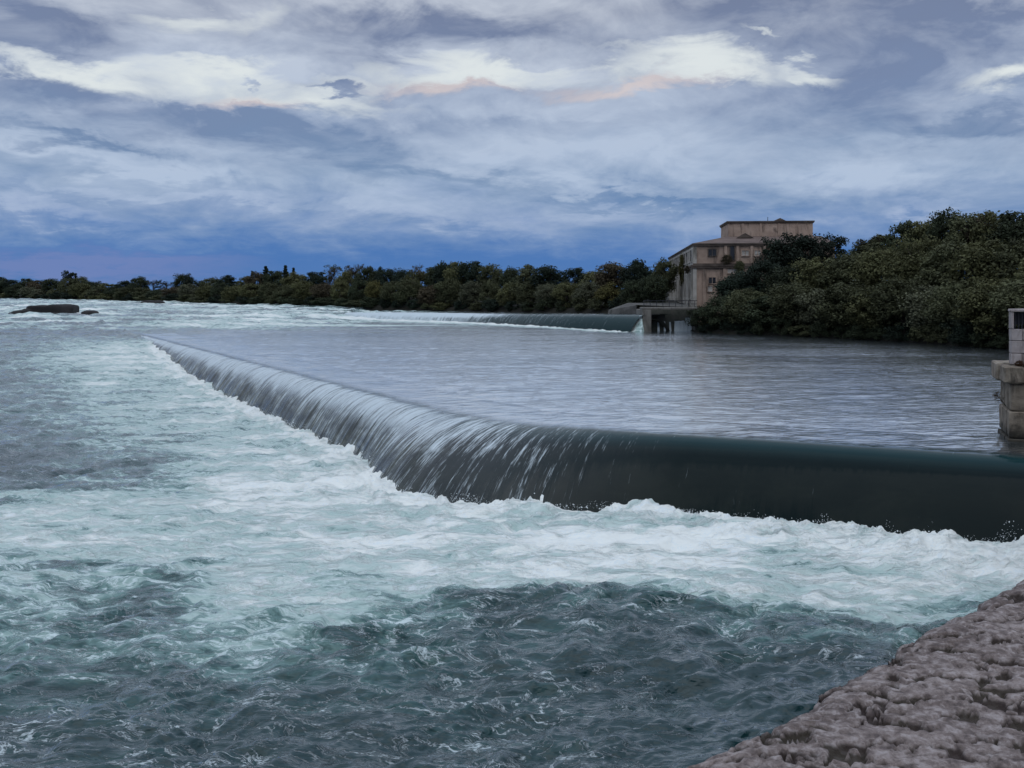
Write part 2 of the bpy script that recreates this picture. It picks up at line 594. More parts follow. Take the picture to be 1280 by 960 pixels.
def make_foliage_mat():
    m, T, out = mat_new('foliage')
    oi = T.n('ShaderNodeObjectInfo')
    tint = attr(T, 'tint')
    c = T.mix(1.0, oi.outputs['Color'], T.ramp(tint, [(0, 0.72), (0.5, 1.1), (1, 1.6)]), 'MULTIPLY')
    p = T.n('ShaderNodeBsdfPrincipled')
    T.link(c, p.inputs['Base Color'])
    p.inputs['Roughness'].default_value = 0.75
    p.inputs['Specular IOR Level'].default_value = 0.15
    tr = T.n('ShaderNodeBsdfTranslucent')
    T.link(c, tr.inputs[0])
    ms = T.n('ShaderNodeMixShader')
    ms.inputs[0].default_value = 0.2
    T.link(p.outputs[0], ms.inputs[1])
    T.link(tr.outputs[0], ms.inputs[2])
    T.link(ms.outputs[0], out.inputs[0])
    return m


def make_plain(name, c1, c2, scale=1.0, rough=0.85, bd=0.02, bscale=8.0, stain=None, spec=0.3, stretch=(1, 1, 1), algae=None):
    m, T, out = mat_new(name)
    tc = T.n('ShaderNodeTexCoord')
    P = T.mapping(tc.outputs['Object'], scale=stretch)
    oi = T.n('ShaderNodeObjectInfo')
    off = T.n('ShaderNodeCombineXYZ')
    T.link(T.math('MULTIPLY', oi.outputs['Random'], 37.0), off.inputs[0])
    T.link(T.math('MULTIPLY', oi.outputs['Random'], 11.0), off.inputs[1])
    P = T.vmath('ADD', P, off.outputs[0])
    n = T.noise(P, scale, 7, 0.62, 0.3)
    col = T.mix(T.smooth(n, 0.3, 0.7), (*c1, 1), (*c2, 1))
    if stain:
        st = T.noise(T.mapping(P, scale=(1.5, 1.5, 0.35)), scale * 1.3, 6, 0.65, 0.5)
        col = T.mix(T.math('MULTIPLY', T.smooth(st, 0.48, 0.70), 0.85), col, (*stain, 1))
    if algae:                                # growth up to the splash line
        gz = T.n('ShaderNodeSeparateXYZ')
        gg = T.n('ShaderNodeNewGeometry')
        T.link(gg.outputs['Position'], gz.inputs[0])
        lim = T.math('ADD', gz.outputs[2], T.math('MULTIPLY', T.math('SUBTRACT', T.noise(gg.outputs['Position'], 2.0, 5, 0.6), 0.5), 1.3))
        col = T.mix(T.math('MULTIPLY', T.smooth(lim, algae + .35, algae - .15), 0.85), col, (0.028, 0.027, 0.022, 1))
    hue = T.math('ADD', 0.88, T.math('MULTIPLY', oi.outputs['Random'], 0.24))
    col = T.mix(1.0, col, hue, 'MULTIPLY')
    p = principled(T, out, Base_Color=col, Roughness=rough)
    p.inputs['Specular IOR Level'].default_value = spec
    h = T.noise(P, bscale, 8, 0.65, 0.2)
    T.link(bump(T, h, 1.0, bd), p.inputs['Normal'])
    return m


M = {}
M['water'] = make_water_mat()
M['sheet'] = make_sheet_mat()
M['foliage'] = make_foliage_mat()
M['bark'] = make_plain('bark', (0.035, 0.028, 0.022), (0.075, 0.06, 0.048), 3.0, 0.9, 0.03, 10)
M['soil'] = make_plain('bank_soil', (0.012, 0.012, 0.009), (0.024, 0.022, 0.015), 0.35, 0.95, 0.2, 1.2)
M['ground'] = make_plain('ground', (0.03, 0.035, 0.02), (0.06, 0.06, 0.035), 0.02, 0.95, 0.2, 0.5)
M['pier_stone'] = make_plain('pier_stone', (0.185, 0.150, 0.115), (0.31, 0.262, 0.207), 1.8, 0.9, 0.035, 7, stain=(0.06, 0.05, 0.042), algae=2.85)
M['pier_pale'] = make_plain('pale_stone', (0.30, 0.26, 0.25), (0.42, 0.37, 0.36), 2.0, 0.9, 0.02, 9, stain=(0.17, 0.14, 0.13))
M['mortar'] = make_plain('mortar', (0.07, 0.06, 0.05), (0.12, 0.105, 0.09), 3.0, 0.95, 0.02, 12)
M['iron'] = make_plain('dark_iron', (0.012, 0.013, 0.018), (0.026, 0.027, 0.034), 4.0, 0.5, 0.004, 20)
M['wet_rock'] = make_plain('wet_rock', (0.005, 0.004, 0.0045), (0.013, 0.0095, 0.0095), 0.9, 0.75, 0.12, 2.5, spec=0.5)
M['concrete'] = make_plain('concrete', (0.14, 0.13, 0.115), (0.24, 0.225, 0.20), 0.5, 0.9, 0.03, 3, stain=(0.05, 0.048, 0.042))
M['old_concrete'] = make_plain('old_concrete', (0.06, 0.057, 0.052), (0.12, 0.115, 0.105), 0.5, 0.9, 0.03, 3, stain=(0.03, 0.03, 0.026))
M['sill'] = make_plain('weir_concrete', (0.05, 0.055, 0.045), (0.10, 0.10, 0.085), 0.8, 0.7, 0.05, 3)
M['wall_warm'] = make_plain('weathered_limestone', (0.31, 0.222, 0.172), (0.46, 0.342, 0.27), 0.45, 0.92, 0.04, 3, stain=(0.075, 0.058, 0.048))
M['wall_pale'] = make_plain('pale_render', (0.36, 0.335, 0.295), (0.54, 0.505, 0.455), 0.35, 0.92, 0.04, 3, stain=(0.09, 0.08, 0.065))
M['trim'] = make_plain('dark_cornice', (0.065, 0.05, 0.042), (0.14, 0.11, 0.09), 0.6, 0.9, 0.03, 4)
M['roof'] = make_plain('brown_roof', (0.085, 0.060, 0.050), (0.15, 0.108, 0.092), 0.5, 0.85, 0.03, 4)
M['glass'] = make_plain('dark_pane', (0.010, 0.010, 0.012), (0.025, 0.025, 0.03), 1.0, 0.25, 0.002, 4, spec=0.5)
M['board'] = make_plain('pale_board', (0.36, 0.34, 0.31), (0.50, 0.47, 0.43), 1.0, 0.8, 0.01, 6)
M['leaf_dry'] = make_plain('dry_plant', (0.09, 0.05, 0.03), (0.16, 0.10, 0.055), 4, 0.9, 0.01, 20)


def make_ledge_mat():
    m, T, out = mat_new('rough_limestone')
    g = T.n('ShaderNodeNewGeometry')
    P = g.outputs['Position']
    n = T.noise(P, 2.2, 8, 0.65, 0.3)
    f = T.noise(P, 24, 8, 0.66, 0.2)
    lich = T.noise(T.vmath('ADD', P, (5, 3, 1)), 3.7, 6, 0.6, 0.5)
    pit = attr(T, 'pit')
    col = T.mix(T.smooth(n, 0.3, 0.7), (0.140, 0.108, 0.098, 1), (0.25, 0.203, 0.186, 1))
    col = T.mix(T.math('MULTIPLY', T.smooth(f, 0.45, 0.68), 0.7), col, (0.44, 0.39, 0.38, 1))
    col = T.mix(T.math('MULTIPLY', T.smooth(f, 0.52, 0.32), 0.75), col, (0.075, 0.06, 0.06, 1))
    col = T.mix(T.math('MULTIPLY', T.smooth(lich, 0.60, 0.72), 0.5), col, (0.115, 0.085, 0.065, 1))
    # shade in the pits and cracks, darkened into the colour
    col = T.mix(T.math('MULTIPLY', T.smooth(pit, 0.15, 0.7), 0.85), col, T.mix(T.smooth(lich, 0.4, 0.6), (0.026, 0.017, 0.015, 1), (0.030, 0.025, 0.015, 1)))
    p = principled(T, out, Base_Color=col, Roughness=0.9)
    p.inputs['Specular IOR Level'].default_value = 0.25
    b = bump(T, n, 1.0, 0.02)
    b = bump(T, f, 1.0, 0.014, b)
    b = bump(T, T.noise(P, 85, 5, 0.6), 1.0, 0.004, b)
    T.link(b, p.inputs['Normal'])
    return m


M['ledge'] = make_ledge_mat()

# ------------------------------------------------------------------ river geometry
Z_POOL = 2.5


def smooth_line(pts, rad, n=10):
    """polyline with its inner corners rounded"""
    out_ = [Vector(pts[0])]
    for i in range(1, len(pts) - 1):
        p, q, r_ = Vector(pts[i - 1]), Vector(pts[i]), Vector(pts[i + 1])
        a_ = q + (p - q).normalized() * rad
        b_ = q + (r_ - q).normalized() * rad
        for k in range(n + 1):
            t = k / n
            out_.append((1 - t) ** 2 * a_ + 2 * t * (1 - t) * q + t * t * b_)
    out_.append(Vector(pts[-1]))
    return np.array([[v.x, v.y] for v in out_])


class Line:
    def __init__(s, pts):
        s.p = pts
        d_ = np.diff(pts, axis=0)
        s.len = np.hypot(d_[:, 0], d_[:, 1])
        s.t = d_ / s.len[:, None]
        s.cum = np.concatenate([[0], np.cumsum(s.len)])
        # smoothed tangents at the vertices
        tv = np.vstack([s.t[:1], (s.t[:-1] + s.t[1:]) / 2, s.t[-1:]])
        s.tv = tv / np.hypot(tv[:, 0], tv[:, 1])[:, None]

    def at(s, q):
        x = np.interp(q, s.cum, s.p[:, 0])
        y = np.interp(q, s.cum, s.p[:, 1])
        tx = np.interp(q, s.cum, s.tv[:, 0])
        ty = np.interp(q, s.cum, s.tv[:, 1])
        l = np.hypot(tx, ty)
        return x, y, tx / l, ty / l

    def su(s, x, y):
        """station along and signed distance (positive on the right hand of the direction of travel)"""
        best = np.full(x.shape, 1e18)
        S = np.zeros(x.shape)
        U = np.zeros(x.shape)
        n = len(s.len)
        for i in range(n):
            ax, ay = s.p[i]
            tx, ty = s.t[i]
            q = (x - ax) * tx + (y - ay) * ty
            qc = q.copy()
            if i > 0:
                qc = np.maximum(qc, 0)
            if i < n - 1:
                qc = np.minimum(qc, s.len[i])
            ex, ey = x - ax - qc * tx, y - ay - qc * ty
            dd = ex * ex + ey * ey
            sg = np.sign((x - ax) * ty - (y - ay) * tx)
            k = dd < best
            best[k] = dd[k]
            S[k] = (s.cum[i] + qc)[k]
            U[k] = (np.sqrt(dd) * sg)[k]
        return S, U


WEIR = Line(smooth_line([(-52.0, 136.9), (-1.7, 42.4), (26.0, 28.9)], 3.6))   # downstream is on the right hand
FARW = Line(smooth_line([(-36.0, 217.0), (-6.0, 189.0), (18.75, 141.0)], 14.0))


def ramp_level(x, y):
    """the open river left of the weir: climbs in rapids to the far shore"""
    d_ = np.hypot(x * 0.6, y)
    return np.interp(d_, [0, 60, 80, 95, 110, 123, 136, 152, 205, 265, 355, 450, 900],
                     [0, 0, .22, .80, 1.5, 2.1, 2.42, 2.6, 3.6, 4.5, 5.15, 5.4, 5.5])


# foam chart of the lower pool: rows by distance from the wall, columns by bearing (x / y)
F_RANGE = [16, 19.4, 21.2, 23.0, 24.2, 25.7, 27.5, 29.9, 32.9, 36.5, 41.0, 44.6, 51.5, 65, 80, 95, 108, 123, 136, 150, 165, 200, 260, 350, 460]
F_BEAR = np.array([0, 160, 320, 480, 640, 800, 960, 1120, 1280])
F_TAB = np.array([
    [.20, .20, .20, .20, .20, .16, .10, .10, .10],
    [.25, .25, .25, .22, .20, .15, .10, .10, .10],
    [.30, .30, .34, .28, .20, .16, .18, .20, .18],
    [.42, .38, .50, .38, .22, .20, .34, .38, .34],
    [.42, .42, .58, .50, .30, .28, .56, .62, .60],
    [.46, .42, .62, .66, .48, .36, .74, .78, .80],
    [.52, .52, .70, .76, .76, .72, .82, .86, .90],
    [.62, .66, .76, .82, .82, .86, .86, .90, .95],
    [.72, .74, .82, .86, .88, .92, .95, .95, .95],
    [.70, .76, .82, .88, .95, .95, .95, .95, .95],
    [.34, .55, .82, .92, .95, .95, .95, .95, .95],
    [.14, .34, .78, .92, .92, .9, .9, .9, .9],
    [.26, .46, .78, .88, .9, .9, .9, .9, .9],
    [.36, .58, .78, .85, .5, .1, .1, .1, .1],
    [.30, .64, .82, .30, .1, .1, .1, .1, .1],
    [.38, .76, .70, .12, .1, .1, .1, .1, .1],
    [.40, .80, .12, .08, .1, .1, .1, .1, .1],
    [.28, .50, .14, .10, .1, .1, .1, .1, .1],
    [.26, .24, .20, .16, .1, .06, .05, .05, .05],
    [.40, .42, .40, .38, .22, .10, .05, .05, .05],
    [.60, .62, .60, .62, .40, .12, .05, .05, .05],
    [.58, .58, .62, .66, .50, .4, .3, .3, .3],
    [.56, .54, .56, .55, .3, .3, .3, .3, .3],
    [.46, .50, .50, .45, .3, .3, .3, .3, .3],
    [.42, .45, .45, .45, .3, .3, .3, .3, .3]])


def chart(tab, x, y):
    b = np.clip((np.clip(x / np.maximum(y, 1), -.512, .512) * 1250 + 640) / 160, 0, 7.999)
    r = np.interp(y, F_RANGE, np.arange(len(F_RANGE)))
    r = np.clip(r, 0, len(F_RANGE) - 1.001)
    ib, ir = b.astype(int), r.astype(int)
    fb, fr = b - ib, r - ir
    fb, fr = fb * fb * (3 - 2 * fb), fr
    return (tab[ir, ib] * (1 - fb) + tab[ir, ib + 1] * fb) * (1 - fr) + (tab[ir + 1, ib] * (1 - fb) + tab[ir + 1, ib + 1] * fb) * fr


CORNER = WEIR.cum[5]


def weir_len(S, low):
    return 2.6 * np.sqrt(np.maximum(Z_POOL - low, .10) / 2.8) * (1 + .95 * np.exp(-((S - CORNER - 2.0) / 5.2) ** 2))


def weir_drop(S, zf):
    return np.maximum(Z_POOL - zf, 0.05)


def profile(t):
    """ogee: level crest, then ever steeper, about as far out as it falls"""
    t = np.clip(t, -0.25, 1.3)
    q = np.clip((t + 0.25) / 1.25, 0, 1.4)
    return q ** 2.35


def pool_side(x, y):
    ax, ay, bx, by = -52.0, 136.9, -36.0, 217.0
    tx, ty = bx - ax, by - ay
    return ((x - ax) * ty - (y - ay) * tx) / math.hypot(tx, ty)


def pool_level(x, y):
    # left edge of the still pool, from the end of the weir to the far weir
    ax, ay, bx, by = -52.0, 136.9, -36.0, 217.0
    tx, ty = bx - ax, by - ay
    l = math.hypot(tx, ty)
    side = ((x - ax) * ty - (y - ay) * tx) / l
    w = sstep(side, -10, 14)
    return ramp_level(x, y) * (1 - w) + Z_POOL * w, w


def far_lip(S):
    return np.interp(S, [0, 14, FARW.cum[-1] * .45, FARW.cum[-1]], [3.75, 3.95, 4.15, 4.95])


def river_z(x, y, waves=True):
    S, U = WEIR.su(x, y)                     # U > 0 downstream
    low = ramp_level(x, y)
    pool, w = pool_level(x, y)
    FS, FU = FARW.su(x, y)
    foam = chart(F_TAB, x, y)
    wide = sstep(w, 0, 1)
    ps = pool_side(x, y)
    inpool = sstep(ps, -6, 34)
    pf = .04 + .34 * sstep(y, 118, 175) * (1 - sstep(x, -25, 12))
    pf = pf + sstep(y, 90, 150) * (1 - sstep(x, -10, 25)) * (fbm(x * .06, y * .2, 4, 170, .6) * .35)
    foam = np.where((U < 0.3), foam * (1 - inpool) + pf * inpool, foam)
    farf = sstep(y, 112, 150)
    foam = foam + farf * (foam - .05) * (fbm(x * .035, y * .11, 4, 140, .6) * 1.5 + ridge(x * .05, y * .20, 3, 150, .6) * .6 - .16)
    nearf = 1 - farf
    foam = foam + nearf * foam * fbm(x * .16, y * .30, 3, 160, .55) * .45
    near = np.exp(-(np.maximum(U - weir_len(S, low), 0) / 3.0) ** 2) * (U > -1)
    # ---- far weir
    up = far_lip(FS)
    inw = (FS <= FARW.cum[-1]) & (FS > -2) & (x < 18.7)
    fdrop = np.maximum(up - pool, 0.03)
    fL = 2.6 * np.sqrt(fdrop / 2.4)
    ft = FU / fL
    fz = up - fdrop * profile(ft)
    beyond = np.maximum(ramp_level(x, y), up)
    pool2 = np.where(inw, np.where(FU < 0, up - .05, np.maximum(pool, fz - 0.3 - 1.2 * np.clip(ft, 0, 1.2))), pool)
    pool2 = np.where((FU < 0) & (x < -36), ramp_level(x, y), pool2)
    ffoot = np.exp(-(np.maximum(FU - fL, 0) / np.interp(FS, [0, 40, 60, 75], [18, 13, 7, 4])) ** 2) * (FU > 0) * sstep(FS, -5, 6) * (1 - sstep(FS, FARW.cum[-1] - 1, FARW.cum[-1] + 2))
    strength = np.interp(FS, [0, 40, FARW.cum[-1]], [1.0, 1.0, .9])
    foam = np.where((U < 0.3), np.maximum(foam, ffoot * strength), foam)
    # ---- waves
    wx_, wy_ = x + 0.8 * fbm(x * .3, y * .3, 2, 5), y + 0.8 * fbm(x * .3, y * .3, 2, 9)
    cx, cy = wx_ * math.cos(.35) + wy_ * math.sin(.35), -wx_ * math.sin(.35) + wy_ * math.cos(.35)
    chop = ridge(cx * .42, cy * .80, 4, 20, .42) * .42 + fbm(cx * 1.1, cy * 2.0, 4, 30, .42) * .17
    swell = fbm(cx * .13, cy * .22, 2, 40) * .34
    boil = fbm(cx * .5, cy * 1.1, 4, 50, .6) * .16 + (0.3 - np.abs(fbm(cx * .25, cy * .5, 3, 60, .55))) * .22
    foamy = sstep(foam, .35, .75)
    hl = (chop + swell) * (1 - .55 * foamy) + boil * foamy
    # standing waves where the white water ends
    hl += .30 * np.exp(-((y - 24.0 - 1.0 * np.sin(x * .35)) / 2.2) ** 2) * sstep(x, -8, -3) * (1 - sstep(x, 6, 9)) * (ridge(cx * .30, cy * .62, 3, 70) + .1) * 2.2
    hl += near * (0.06 + .42 * np.maximum(fbm(wx_ * .7, wy_ * .7, 5, 80, .62), -.1))
    far = sstep(y, 105, 170)
    rapid = (ridge(wx_ * .10, wy_ * .16, 4, 90, .55) * 1.15 + fbm(wx_ * .5, wy_ * .7, 3, 95) * .35 + np.maximum(fbm(wx_ * .06, wy_ * .12, 2, 98), 0) * .8 - .45)
    hl = hl * (1 - far) + rapid * far
    hp = fbm(cx * .55, cy * 1.3, 4, 110, .55) * .045 + fbm(cx * .12, cy * .3, 2, 120) * .05
    hp = hp + ffoot * strength * (.02 + .30 * np.maximum(fbm(wx_ * .8, wy_ * .8, 4, 130, .6), -.1))
    hp = hp * inpool + hl * .8 * (1 - inpool)
    hp = hp * sstep(-U, -0.5, 2.0)
    calm = inpool * (U < 0) * (1 - sstep(foam, .2, .5))
    L = weir_len(S, low)
    prof = pool2 - (np.maximum(pool2 - low, 0.0) + .3) * profile(U / L)
    lower = low + hl
    fade = sstep(S, 0.0, 6.0)                # no step before the weir begins
    zz = np.where(U < 0, pool2 + hp - (0.05 * sstep(U, -6, -4.5) + .12 * sstep(U, -2.5, -1)) * fade - (np.maximum(pool2 - low, 0.0) + .3) * profile(U / L) * fade, np.maximum(lower, prof - .28))
    foam = np.where(U >= 0, np.maximum(foam, .98 * np.exp(-(np.maximum(U - L, 0) / 2.0) ** 2) * sstep(low, 2.6, 1.6)), foam)
    return zz, foam, calm


def build_river():
    nc = 620
    rr = [7.0]
    while rr[-1] < 620:
        q = rr[-1]
        rr.append(q + (.2 if q < 14.5 else min(max(.045, q * q / 8000), .006 * q)))
    r = np.array(rr)
    th = np.linspace(R(-34), R(34), nc)
    X = r[:, None] * np.tan(th)[None, :] * 1.0
    Y = np.repeat(r[:, None], nc, 1)
    z, foam, calm = river_z(X, Y)
    me = raw_mesh('river', np.stack([X.ravel(), Y.ravel(), z.ravel()], 1), grid_quads(len(r), nc))
    fattr(me, 'foam', foam)
    fattr(me, 'calm', calm)
    link_obj('river', me, M['water'], kind='structure')


build_river()


def water_sheet(name, line, lip, foot, lenf, ridge_f, thin_f, foam_f, parent, s0=0.0, s1=None, upn=6.0, fine=0.0015, mind=0.05, dropk=1.0):
    s1 = line.cum[-1] if s1 is None else s1
    st = [s0]
    while st[-1] < s1:
        x, y, _, _ = line.at(np.array([st[-1]]))
        st.append(st[-1] + max(mind, math.hypot(x[0], y[0]) * fine))
    st = np.array(st[:-1] + [s1])
    x, y, tx, ty = line.at(st)
    nx, ny = ty, -tx                         # downstream
    zl, zf = lip(st, x, y), None
    L0 = lenf(st, x, y)
    zf = foot(x + nx * L0, y + ny * L0)
    drop = np.maximum(zl - zf, 0.04) + .35
    tt = np.concatenate([np.linspace(-upn, -1, 16)[:-1] / 1.0, np.linspace(-1, 0, 12)[:-1]])
    rows_u = [np.full_like(st, u) for u in tt] + [L0 * t for t in np.linspace(0, 1.12, 44)]
    V, UV, TH, FO, RI, DR, ST = [], [], [], [], [], [], []
    rg = ridge_f(st)
    # long ridges of water, each keeping its station down the fall
    for u in rows_u:
        px, py = x + nx * u, y + ny * u
        t = u / L0
        wob = 0.25 * pnoise(st * .2, u * .4, 7)
        rid = (fbm((st + wob) * 1.1, u * .10, 3, 200, .6) * .09 + fbm((st + wob) * 4.5, u * .25, 3, 210, .6) * .022) * rg
        rid = rid * sstep(u, -1.2, L0 * .5)
        big = fbm(st * .25, u * .15, 2, 220) * .10 * sstep(u, -2, .6) * np.clip(rg, .1, 1)
        pz = zl - drop * profile(t) * 1.0
        # upstream end dips under the pool
        up = sstep(-u, upn - 1.6, upn)
        hp = pool_ripple(px, py) * sstep(-u, -.5, 2.0)
        pz = pz + hp - up * .12
        push = rid + big
        sl = np.gradient if False else None
        slope = np.clip(t, 0, 1)
        V.append(np.stack([px + nx * push * slope, py + ny * push * slope, pz + push * (1 - .5 * slope)], 1))
        UV.append(np.stack([st, np.full_like(st, 0) + u + pz * -0.8], 1))
        TH.append(thin_f(st) * sstep(t, .25, .75))
        FO.append(foam_f(st) * sstep(t, -.5, .1) * (1 - .55 * sstep(t, .3, .75) * (foam_f(st) > 0)))
        ST.append(np.full_like(st, 0) + sstep(-u, .1, 1.5))
        RI.append(rg * sstep(u, -2.5, .4))
        DR.append(np.clip(t, 0, 1.2) * dropk)
    V = np.concatenate(V)
    UV = np.concatenate(UV)
    nr, nc = len(rows_u), len(st)
    q = grid_quads(nr, nc)
    me = raw_mesh(name, V, q)
    uvl = me.uv_layers.new(name='flow')
    li = q.ravel()
    uvl.data.foreach_set('uv', np.ascontiguousarray(UV[li], dtype=np.float32).ravel())
    fattr(me, 'thin', np.concatenate(TH))
    fattr(me, 'foam', np.concatenate(FO))
    fattr(me, 'ridge', np.concatenate(RI))
    fattr(me, 'drop', np.concatenate(DR))
    fattr(me, 'still', np.concatenate(ST))
    o = link_obj(name, me, M['sheet'], parent)
    # concrete sill under the water
    qs = np.linspace(s0 + 1, s1, 80)
    x, y, tx, ty = line.at(qs)
    nx, ny = ty, -tx
    zl = lip(qs, x, y) - .55
    L = lenf(qs, x, y)
    rows = [(-2.0, -3.0), (-1.2, -.35), (-.3, 0.0), (.0, -.05), (.38, -.75), (.55, -1.6), (.6, -6)]
    vv = np.concatenate([np.stack([x + nx * a_ * L, y + ny * a_ * L, np.maximum(zl + b_, -2.0)], 1) for a_, b_ in rows])
    me = raw_mesh('concrete_sill', vv, grid_quads(len(rows), len(qs)), smooth=False)
    link_obj('concrete_sill', me, M['sill'], parent)
    return o


def pool_ripple(x, y):
    wx_, wy_ = x + 0.8 * fbm(x * .3, y * .3, 2, 5), y + 0.8 * fbm(x * .3, y * .3, 2, 9)
    cx, cy = wx_ * math.cos(.35) + wy_ * math.sin(.35), -wx_ * math.sin(.35) + wy_ * math.cos(.35)
    return fbm(cx * .55, cy * 1.3, 4, 110, .55) * .045 + fbm(cx * .12, cy * .3, 2, 120) * .05


weir = empty('weir', (0.4, 41.4, 0), label='long low weir crossing the river, dark smooth water sliding over its crest', category='weir')
weir['label'] = 'long angled weir across the river with smooth dark water sliding over it'
wsheet = water_sheet(
    'water_sheet', WEIR,
    lip=lambda s, x, y: np.where(s < 14, pool_level(x, y)[0] * (1 - sstep(s, 0, 14)) + Z_POOL * sstep(s, 0, 14), Z_POOL),
    foot=lambda x, y: ramp_level(x, y),
    lenf=lambda s, x, y: weir_len(s, ramp_level(x, y)),
    ridge_f=lambda s: np.interp(s, [0, CORNER - 4, CORNER + 3, CORNER + 6.5, CORNER + 10, 200], [1.0, 1.0, .80, .32, .08, .04]),
    thin_f=lambda s: np.interp(s, [0, CORNER - 8, CORNER - 1, CORNER + 2, 200], [1, 1, .8, .1, 0]),
    foam_f=lambda s: np.interp(s, [0, CORNER - 4, CORNER, CORNER + 3, CORNER + 6, CORNER + 11, 200], [1.05, 1.0, .76, .48, .16, -.28, -.50]),  # left arm whitened: aerated streaks, and sky sheen put into the colour
    parent=weir)
wsheet.matrix_parent_inverse = weir.matrix_basis.inverted()
for ch in weir.children:
    ch.matrix_parent_inverse = Matrix.Translation((-0.4, -41.4, 0))

fweir = empty('weir', (-6, 189, 0), label='second weir in the distance, green water curving down beside the ruined powerhouse', category='weir')
water_sheet('water_sheet', FARW,
            lip=lambda s, x, y: far_lip(s),
            foot=lambda x, y: pool_level(x, y)[0],
            lenf=lambda s, x, y: 2.6 * np.sqrt(np.maximum(far_lip(s) - pool_level(x, y)[0], .10) / 2.4),
            ridge_f=lambda s: np.interp(s, [0, 40, 60, 80], [1, 1, .7, .2]) * .5,
            thin_f=lambda s: np.interp(s, [0, 50, 70], [.2, .1, 0]),
            foam_f=lambda s: np.interp(s, [0, 15, 30, 55, 70, 90], [2.4, 2.4, 2.0, .40, .20, -.1]),
            parent=fweir, s0=0.5, s1=FARW.cum[-1], upn=5.0, mind=.18, dropk=.2)
for ch in fweir.children:
    ch.matrix_parent_inverse = Matrix.Translation((6, -189, 0))

# ------------------------------------------------------------------ spray at the foot of the weir
def build_spray():
    n = 16000
    s = RNG.uniform(CORNER - 30, WEIR.cum[-1] - 3, n)
    # bursts
    dens = 0.5 + 1.6 * np.maximum(fbm(s * .45, s * 0 + 3, 3, 300), 0)
    keep = RNG.random(n) < np.clip(dens ** 2 * .8, 0.05, 1)
    s = s[keep]
    x, y, tx, ty = WEIR.at(s)
    L = weir_len(s, ramp_level(x, y))
    u = L * .93 + np.abs(RNG.normal(0, .35, len(s)))
    nx, ny = ty, -tx
    px, py = x + nx * u, y + ny * u
    hmax = .16 + 1.0 * np.maximum(fbm(s * .9, s * 0 + 9, 3, 310), 0)
    pz = ramp_level(px, py) + .12 + hmax * RNG.random(len(s)) ** 1.6
    sz = np.where(RNG.random(len(s)) < .06, RNG.uniform(.018, .034, len(s)), RNG.uniform(.005, .016, len(s)))
    base = np.array([[1, 0, 0], [-1, 0, 0], [0, 1, 0], [0, -1, 0], [0, 0, 1], [0, 0, -1]], float)
    fs = np.array([[0, 2, 4], [2, 1, 4], [1, 3, 4], [3, 0, 4], [2, 0, 5], [1, 2, 5], [3, 1, 5], [0, 3, 5]])
    jit = RNG.uniform(.6, 1.3, (len(s), 6, 3))
    V = (np.stack([px, py, pz], 1)[:, None, :] + base[None] * sz[:, None, None] * jit).reshape(-1, 3)
    F = (fs[None] + (np.arange(len(s)) * 6)[:, None, None]).reshape(-1, 3)
    me = raw_mesh('spray', V, F)
    m, T, out = mat_new('spray_white')
    principled(T, out, Base_Color=(.78, .82, .83, 1), Roughness=.5)
    link_obj('spray', me, m, kind='stuff', label='white spray thrown up along the foot of the weir', category='spray')


build_spray()

# ------------------------------------------------------------------ land
def strip_land(name, shore, offs, mat, noise_amp=.5):
    """bank rising inland: shore = (x, y, z at the water), offs = list of (distance inland, rise)"""
    sh = np.array(shore, float)
    L = np.concatenate([[0], np.cumsum(np.hypot(*np.diff(sh[:, :2], axis=0).T))])
    q = np.arange(0, L[-1], 1.6)
    x, y, z = (np.interp(q, L, sh[:, i]) for i in range(3))
    tx, ty = np.gradient(x), np.gradient(y)
    l = np.hypot(tx, ty)
    k = np.ones(9) / 9
    nx, ny = -ty / l, tx / l
    rows = []
    for d_, h in offs:
        px, py = x + nx * d_, y + ny * d_
        amp = noise_amp * min(1, max(0, d_ + .5) / 3)
        rows.append(np.stack([px, py, z + h + fbm(px * .2, py * .2, 4, 400) * amp], 1))
    me = raw_mesh(name, np.concatenate(rows), grid_quads(len(rows), len(q)))
    return link_obj(name, me, mat, kind='structure')


FAR_SHORE = [(-700, 800, 5.4), (-420, 610, 5.4), (-232, 452, 5.4), (-112, 322, 5.05), (-57, 270, 4.6), (-24, 230, 4.1), (-7, 215, 4.0), (10, 190, 4.3), (22, 166, 4.8), (27, 158, 4.8)]
strip_land('far_shore', FAR_SHORE, [(-2, -1.5), (0, .15), (.8, .8), (4, 1.1), (20, 2.0), (80, 3.0), (400, 4)], M['soil'])
RIGHT_SHORE = [(25.2, 150, 2.5), (25.6, 139, 2.5), (29, 133, 2.5), (36, 126, 2.5), (42.3, 115, 2.5), (48.2, 98.5, 2.5), (56, 84, 2.5), (62, 70, 2.5), (60, 55, 2.5), (40, 44, 2.5), (24.5, 39.5, 2.5)]
strip_land('right_bank', RIGHT_SHORE, [(-1.5, -1.4), (0, -.1), (.6, .5), (3, 1.2), (8, 3.0), (18, 6.0), (30, 7.0), (120, 8)], M['soil'])
# ground to the horizon
gm = raw_mesh('ground', [(-4000, -4000, -3), (4000, -4000, -3), (4000, 4000, -3), (-4000, 4000, -3)], [(0, 1, 2, 3)], False)
link_obj('ground', gm, M['ground'], kind='structure')

